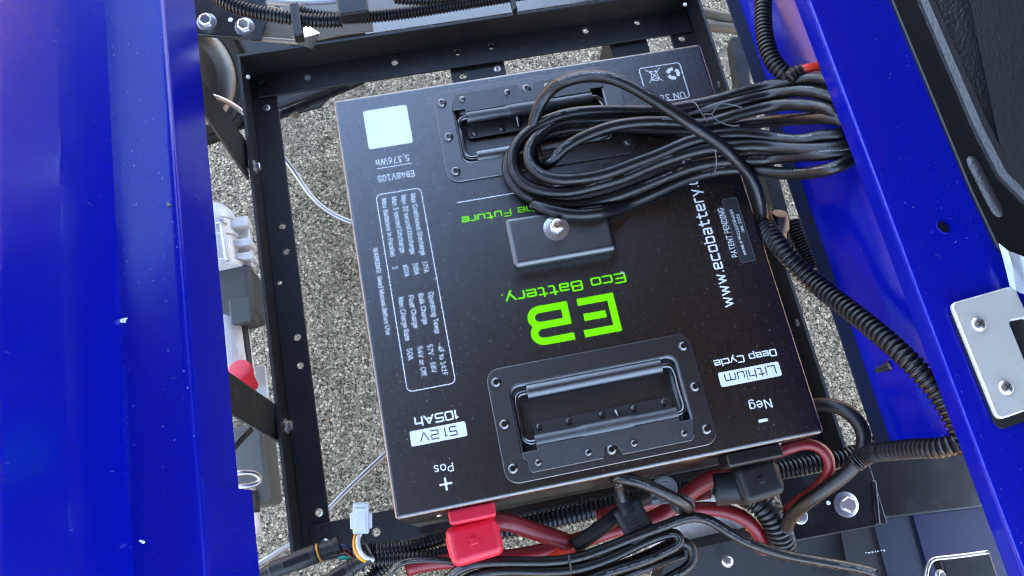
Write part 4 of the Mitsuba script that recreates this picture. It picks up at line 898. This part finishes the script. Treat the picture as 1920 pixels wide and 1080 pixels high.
for c, r_ in (((-0.4112,0.4952,0.4705), 0.003), ((-0.3616,0.4783,0.4705), 0.0034)):
    add('bolted_plate__paint_mark', lathe([(r_, 0), (r_, 0.0004), (0, 0.0004)], c), 'white_print')
add('bolted_plate__edge', tube([(-0.4321,0.4758,0.463), (-0.3384,0.4484,0.463), (-0.2735,0.4307,0.463)], 0.0035), 'aluminium', smooth=True)
tag('bolted_plate', 'black plate with two large flange bolts at the upper left', 'plate')
plate('light_gusset', [(-0.3251,0.4847,0.455), (-0.165,0.4755,0.44), (-0.1697,0.4613,0.42), (-0.2174,0.4585,0.42), (-0.2788,0.442,0.45), (-0.3268,0.4523,0.455)], 0.004, 'aluminium', 'pale metal gusset between the black plate and the beam', 'gusset')
add('loom_tie', rbox(*[q for ab in zip(V((-0.2648,0.4208,0.52)) - (0.006, 0.026, 0.012), V((-0.2648,0.4208,0.52)) + (0.006, 0.026, 0.006)) for q in ab], 0.002), 'black_plastic', smooth=40, label='wide black tie around the thick ribbed conduit at the top', cat='cable tie')
add('loom_tie', rbox(*[q for ab in zip(V((0.0312,0.4239,0.49)) - (0.003, 0.016, 0.01), V((0.0312,0.4239,0.49)) + (0.003, 0.016, 0.006)) for q in ab], 0.001), 'black_plastic', smooth=40, label='narrow black tie on the conduit above the bright strip', cat='cable tie')
add('loom_clip', rbox(*[q for ab in zip(V((-0.1882,0.4336,0.525)) - (0.02, 0.02, 0.012), V((-0.1882,0.4336,0.525)) + (0.02, 0.014, 0.004)) for q in ab], 0.003), 'black_plastic', smooth=40, label='black clip block over the conduit at the top edge', cat='clip')
wire('pale_wire', [(-0.3037,0.4764,0.5),(-0.2755,0.4688,0.5),(-0.2324,0.4622,0.5),(-0.1961,0.4594,0.5)], 0.004, 'white_plastic', 'pale wire behind the conduits at the top edge', 'wire')
add('foil_wrap', trimesh.Trimesh(*[q for q in [np.array([(-0.2754,0.4521,0.46), (-0.2563,0.4502,0.47), (-0.2432,0.4465,0.455), (-0.2609,0.4476,0.42), (-0.2771,0.4435,0.44), (-0.2623,0.4279,0.475), (-0.2934,0.4554,0.43), (-0.3101,0.4744,0.4)])]], [[0, 5, 1], [1, 5, 2], [2, 5, 3], [3, 5, 4], [4, 5, 0], [4, 6, 0], [4, 7, 6]]), 'zinc', label='crumpled bright foil piece beside the wide black tie', cat='foil')
dc, da = (-0.4768,0.5226,0.3), (0.62, -0.45, 0.64)
add('brake_drum__ring', lathe([(0.082, -0.03), (0.112, -0.03), (0.115, 0.0), (0.107, 0.006), (0.1, 0.004), (0.096, 0.009), (0.088, 0.009), (0.083, 0.0)], dc, da, 48), 'black_matt', smooth=35)
add('brake_drum__bowl', lathe([(0.083, 0.002), (0.074, 0.004), (0.068, -0.004), (0.06, -0.02), (0.035, -0.026), (0.02, -0.02), (0, -0.018)], dc, da, 48), 'dull_steel', smooth=40, label='shiny metal bowl inside the dark ring')
tag('brake_drum', 'dark ringed drum with shiny metal bowl at the upper left', 'drum')
plate('under_plate', [(-0.4293,0.6549,0.2), (-0.1756,0.6259,0.2), (-0.2464,0.5263,0.2), (-0.2881,0.4905,0.2), (-0.4547,0.4678,0.2), (-0.4828,0.5688,0.2)], 0.004, 'black_matt', 'dark flat plate deep under the upper left tray corner', 'plate')
for a, b, mt, lb in (((-0.3584,0.4751,0.22), (-0.2069,0.5191,0.22), 'black_gloss', 'lower dark bar of the spring below the upper left tray corner'), ((-0.3537,0.4849,0.235), (-0.2329,0.5139,0.235), 'black_matt', 'upper dark bar of the spring below the upper left tray corner')):
    oriented_box(a, b, 0.013, 0.008, mt, 'spring_bar', 0.002, lb, 'spring')
wire('tan_bush', [(-0.3619,0.5083,0.21),(-0.3502,0.4902,0.21),(-0.3378,0.4785,0.21),(-0.3274,0.4725,0.215)], 0.006, 'tan_rubber', 'tan curved bush end beside the spring bars', 'bush')
oriented_box((-0.5265,0.5029,0.18), (-0.3628,0.5272,0.18), 0.03, 0.03, 'black_matt', 'axle_tube', 0.012, 'dark axle tube under the upper left corner', 'axle')

# brake lines and hoses
wire('brake_line', [(-0.4441,0.4768,0.3),(-0.4251,0.476,0.28),(-0.4046,0.4654,0.25),(-0.3809,0.4306,0.22),(-0.358,0.3985,0.2),(-0.3416,0.3649,0.19),(-0.3199,0.3207,0.19),(-0.2926,0.2888,0.19),(-0.2641,0.2688,0.19),(-0.2138,0.2467,0.19)], 0.0044, 'steel', 'silver brake line curving across the asphalt at the upper left')
wire('brake_line', [(-0.5288,-0.2578,0.16),(-0.4884,-0.2418,0.16),(-0.4476,-0.227,0.16),(-0.4003,-0.2047,0.165),(-0.3556,-0.1745,0.17),(-0.3153,-0.1463,0.17),(-0.2747,-0.12,0.17),(-0.2331,-0.0924,0.17)], 0.0044, 'steel', 'silver brake line running diagonally at the lower left')
wire('brake_line', [(0.3969,0.4363,0.22),(0.4227,0.4574,0.22),(0.4448,0.4648,0.22),(0.4707,0.462,0.23)], 0.005, 'tan_rubber', 'tan hose beside the right wall of the tray')
for pts, lb in (([(0.3825,0.5454,0.24),(0.4179,0.53,0.24),(0.4533,0.5146,0.24),(0.4993,0.5019,0.24)], 'upper pale hose at the upper right tray corner'), ([(0.3864,0.5187,0.235),(0.4223,0.5055,0.235),(0.4683,0.4928,0.235),(0.5049,0.4818,0.235)], 'lower pale hose at the upper right tray corner')):
    wire('axle_hose', pts, 0.0095, 'tan_rubber', lb, 'hose')
plate('suspension_arm', [(0.414,0.4366,0.3), (0.4384,0.4365,0.3), (0.411,0.3024,0.3), (0.4148,0.175,0.3), (0.4065,0.0394,0.3), (0.3893,0.0338,0.3), (0.3926,0.1603,0.3), (0.3907,0.2861,0.3)], 0.03, 'black_gloss', 'dark suspension arm behind the edge of the right panel', 'arm')
loom([(0.3863,0.0753,0.36),(0.3862,0.0497,0.36),(0.39,0.0236,0.36),(0.3937,-0.0021,0.36)], 0.014, 'dark ribbed bellows behind the edge of the right panel', 0.0045, 0.003)

# ---------------------------------------------------------------- drive unit at the left, seen between panel and tray
def block(key, c, sx, sy, sz, r, mat, label=None, cat=None):
    m = rbox(-sx / 2, sx / 2, -sy / 2, sy / 2, -sz, 0, r)
    m.apply_translation(c)
    return add(key, m, mat, smooth=40, label=label, cat=cat)
zg = 0.22
ca, cb = V((-0.4818,0.3168,0.215)), V((-0.4771,0.2089,0.215))
ax = (cb - ca) / np.linalg.norm(cb - ca)
ln = np.linalg.norm(cb - ca)
add('drive_unit__cast_housing', lathe([(0, -0.012), (0.02, -0.008), (0.031, 0.004), (0.035, 0.016), (0.035, 0.024), (0.0325, 0.026), (0.0325, 0.046), (0.036, 0.048), (0.036, 0.053), (0.0325, 0.055), (0.0325, ln - 0.012), (0.038, ln - 0.008), (0.038, ln), (0, ln)], ca, ax, 36), 'cast_aluminium', smooth=35, label='pale cast aluminium housing with rounded end')
for t, w_ in ((0.3, 0.013), (0.62, 0.013), (0.84, 0.011)):
    q = ca + ax * ln * t
    lug = rbox(0.024, 0.056, -w_ / 2, w_ / 2, -0.02, 0.014, 0.0025)
    lug.apply_translation(q)
    add('drive_unit__cast_lug', lug, 'cast_aluminium', smooth=30)
sp_ = rbox(0.03, 0.052, -ln * 0.42, ln * 0.42, -0.024, -0.002, 0.003)
sp_.apply_translation(ca + ax * ln * 0.55)
add('drive_unit__side_web', sp_, 'cast_aluminium', smooth=30)
add('drive_unit__through_bolt', tube([ca + ax * ln * 0.36 + np.array([0.02, 0, 0.03]), ca + ax * ln * 0.95 + np.array([0.02, 0, 0.03])], 0.004), 'cast_aluminium', smooth=True)
add('drive_unit__bolt', place(hex_bolt(0.006, 0.0085, 0.006), ca + ax * ln * 0.36 + np.array([0.02, 0, 0.03]), -ax), 'zinc', smooth=30)
block('drive_unit__clamp_band', (-0.4679,0.1738,0.225), 0.078, 0.085, 0.09, 0.012, 'iron', 'rough dark clamp band')
block('drive_unit__clamp_lug', (-0.4491,0.1376,0.23), 0.034, 0.04, 0.05, 0.004, 'iron')
add('drive_unit__tube', tube([(-0.4846,0.1522,0.19), (-0.4821,0.0849,0.19), (-0.4796,0.0198,0.19)], 0.034, 0.01, 28), 'cast_aluminium', smooth=True, label='pale smooth tube')
add('drive_unit__thin_pipe', tube([(-0.4568,0.1304,0.2), (-0.4551,0.0772,0.2), (-0.4558,0.0259,0.2)], 0.0085), 'dark_grey', smooth=True)
rc = (-0.454,0.038,0.25)
add('drive_unit__red_cap', lathe([(0.012, -0.05), (0.0135, -0.028), (0.0125, -0.02), (0.0175, -0.014), (0.0185, -0.006), (0.0172, -0.001), (0.013, 0.0004), (0, 0.0)], rc, (-0.05, 0.35, 0.93), 28), 'red_plastic', smooth=35, label='round red filler cap')
block('drive_unit__bracket_plate', (-0.4594,0.0328,0.17), 0.05, 0.055, 0.006, 0.002, 'cast_aluminium')
block('drive_unit__lower_housing', (-0.465,-0.0956,0.2), 0.05, 0.12, 0.08, 0.008, 'mid_grey')
add('drive_unit__clamp_ring', tube([(-0.4813,-0.113,0.25), (-0.4612,-0.1144,0.255), (-0.4429,-0.1206,0.25), (-0.4404,-0.1282,0.245), (-0.4484,-0.1326,0.245), (-0.4694,-0.1315,0.245), (-0.4845,-0.1327,0.24)], 0.0042), 'steel', smooth=True, label='bright clamp ring')
add('drive_unit__lower_tube', tube([(-0.4786,-0.1324,0.2), (-0.4768,-0.1714,0.2), (-0.4749,-0.2006,0.2)], 0.019, 0.01, 24), 'cast_aluminium', smooth=True)
add('drive_unit__lower_band', tube([(-0.4775,-0.1373,0.2), (-0.4765,-0.1684,0.2)], 0.0195, 0.01, 24), 'dark_grey', smooth=True)
add('drive_unit__hose', tube([(-0.4729,-0.0865,0.27), (-0.4566,-0.0707,0.27), (-0.443,-0.0565,0.26)], 0.005), 'black_plastic', smooth=True)
tag('drive_unit', 'pale cast metal drive unit with red cap between left panel and tray', 'drive unit')

# ---------------------------------------------------------------- small litter
def flake(key, c, r_, mat, label, cat, seed, h=0.0012):
    g = np.random.default_rng(seed)
    a = np.sort(g.uniform(0, 2 * np.pi, 7))
    rr = r_ * g.uniform(0.5, 1.2, 7)
    add(key, place(prism(sg.Polygon(np.c_[rr * np.cos(a), rr * np.sin(a) * 0.7]).buffer(0.0001), 0, h), c, (0.15, 0.1, 1)), mat, label=label, cat=cat)
flake('white_flake', (-0.4173,-0.0373,0.7425), 0.0042, 'white_print', 'small white flake lying in the crease of the left blue panel', 'flake', 3)
flake('white_flake', (0.0596,-0.0314,0.6006), 0.0026, 'white_plastic', 'tiny white chip on the first green letter of the battery name', 'flake', 5)
flake('white_flake', (-0.4116,-0.2267,0.7425), 0.0035, 'white_print', 'small white flake near the bottom of the left panel crease', 'flake', 8)
flake('grit_piece', (-0.3731,0.0676,0.74), 0.0032, 'dull_steel', 'dark piece of grit on the ledge of the left blue panel', 'grit', 9, 0.002)
flake('dry_leaf', (-0.377,-0.0133,0.001), 0.0045, 'dry_leaf', 'small orange leaf scrap on the asphalt beside the left rail', 'leaf', 11)
s0_, s1_ = V((0.3391,-0.3854,0.352)), V((0.363,-0.3868,0.353))
for i in range(7):
    flake('grey_channel__scuff', s0_ + (s1_ - s0_) * i / 6, 0.0016, 'white_print', None, None, 20 + i, 0.0006)
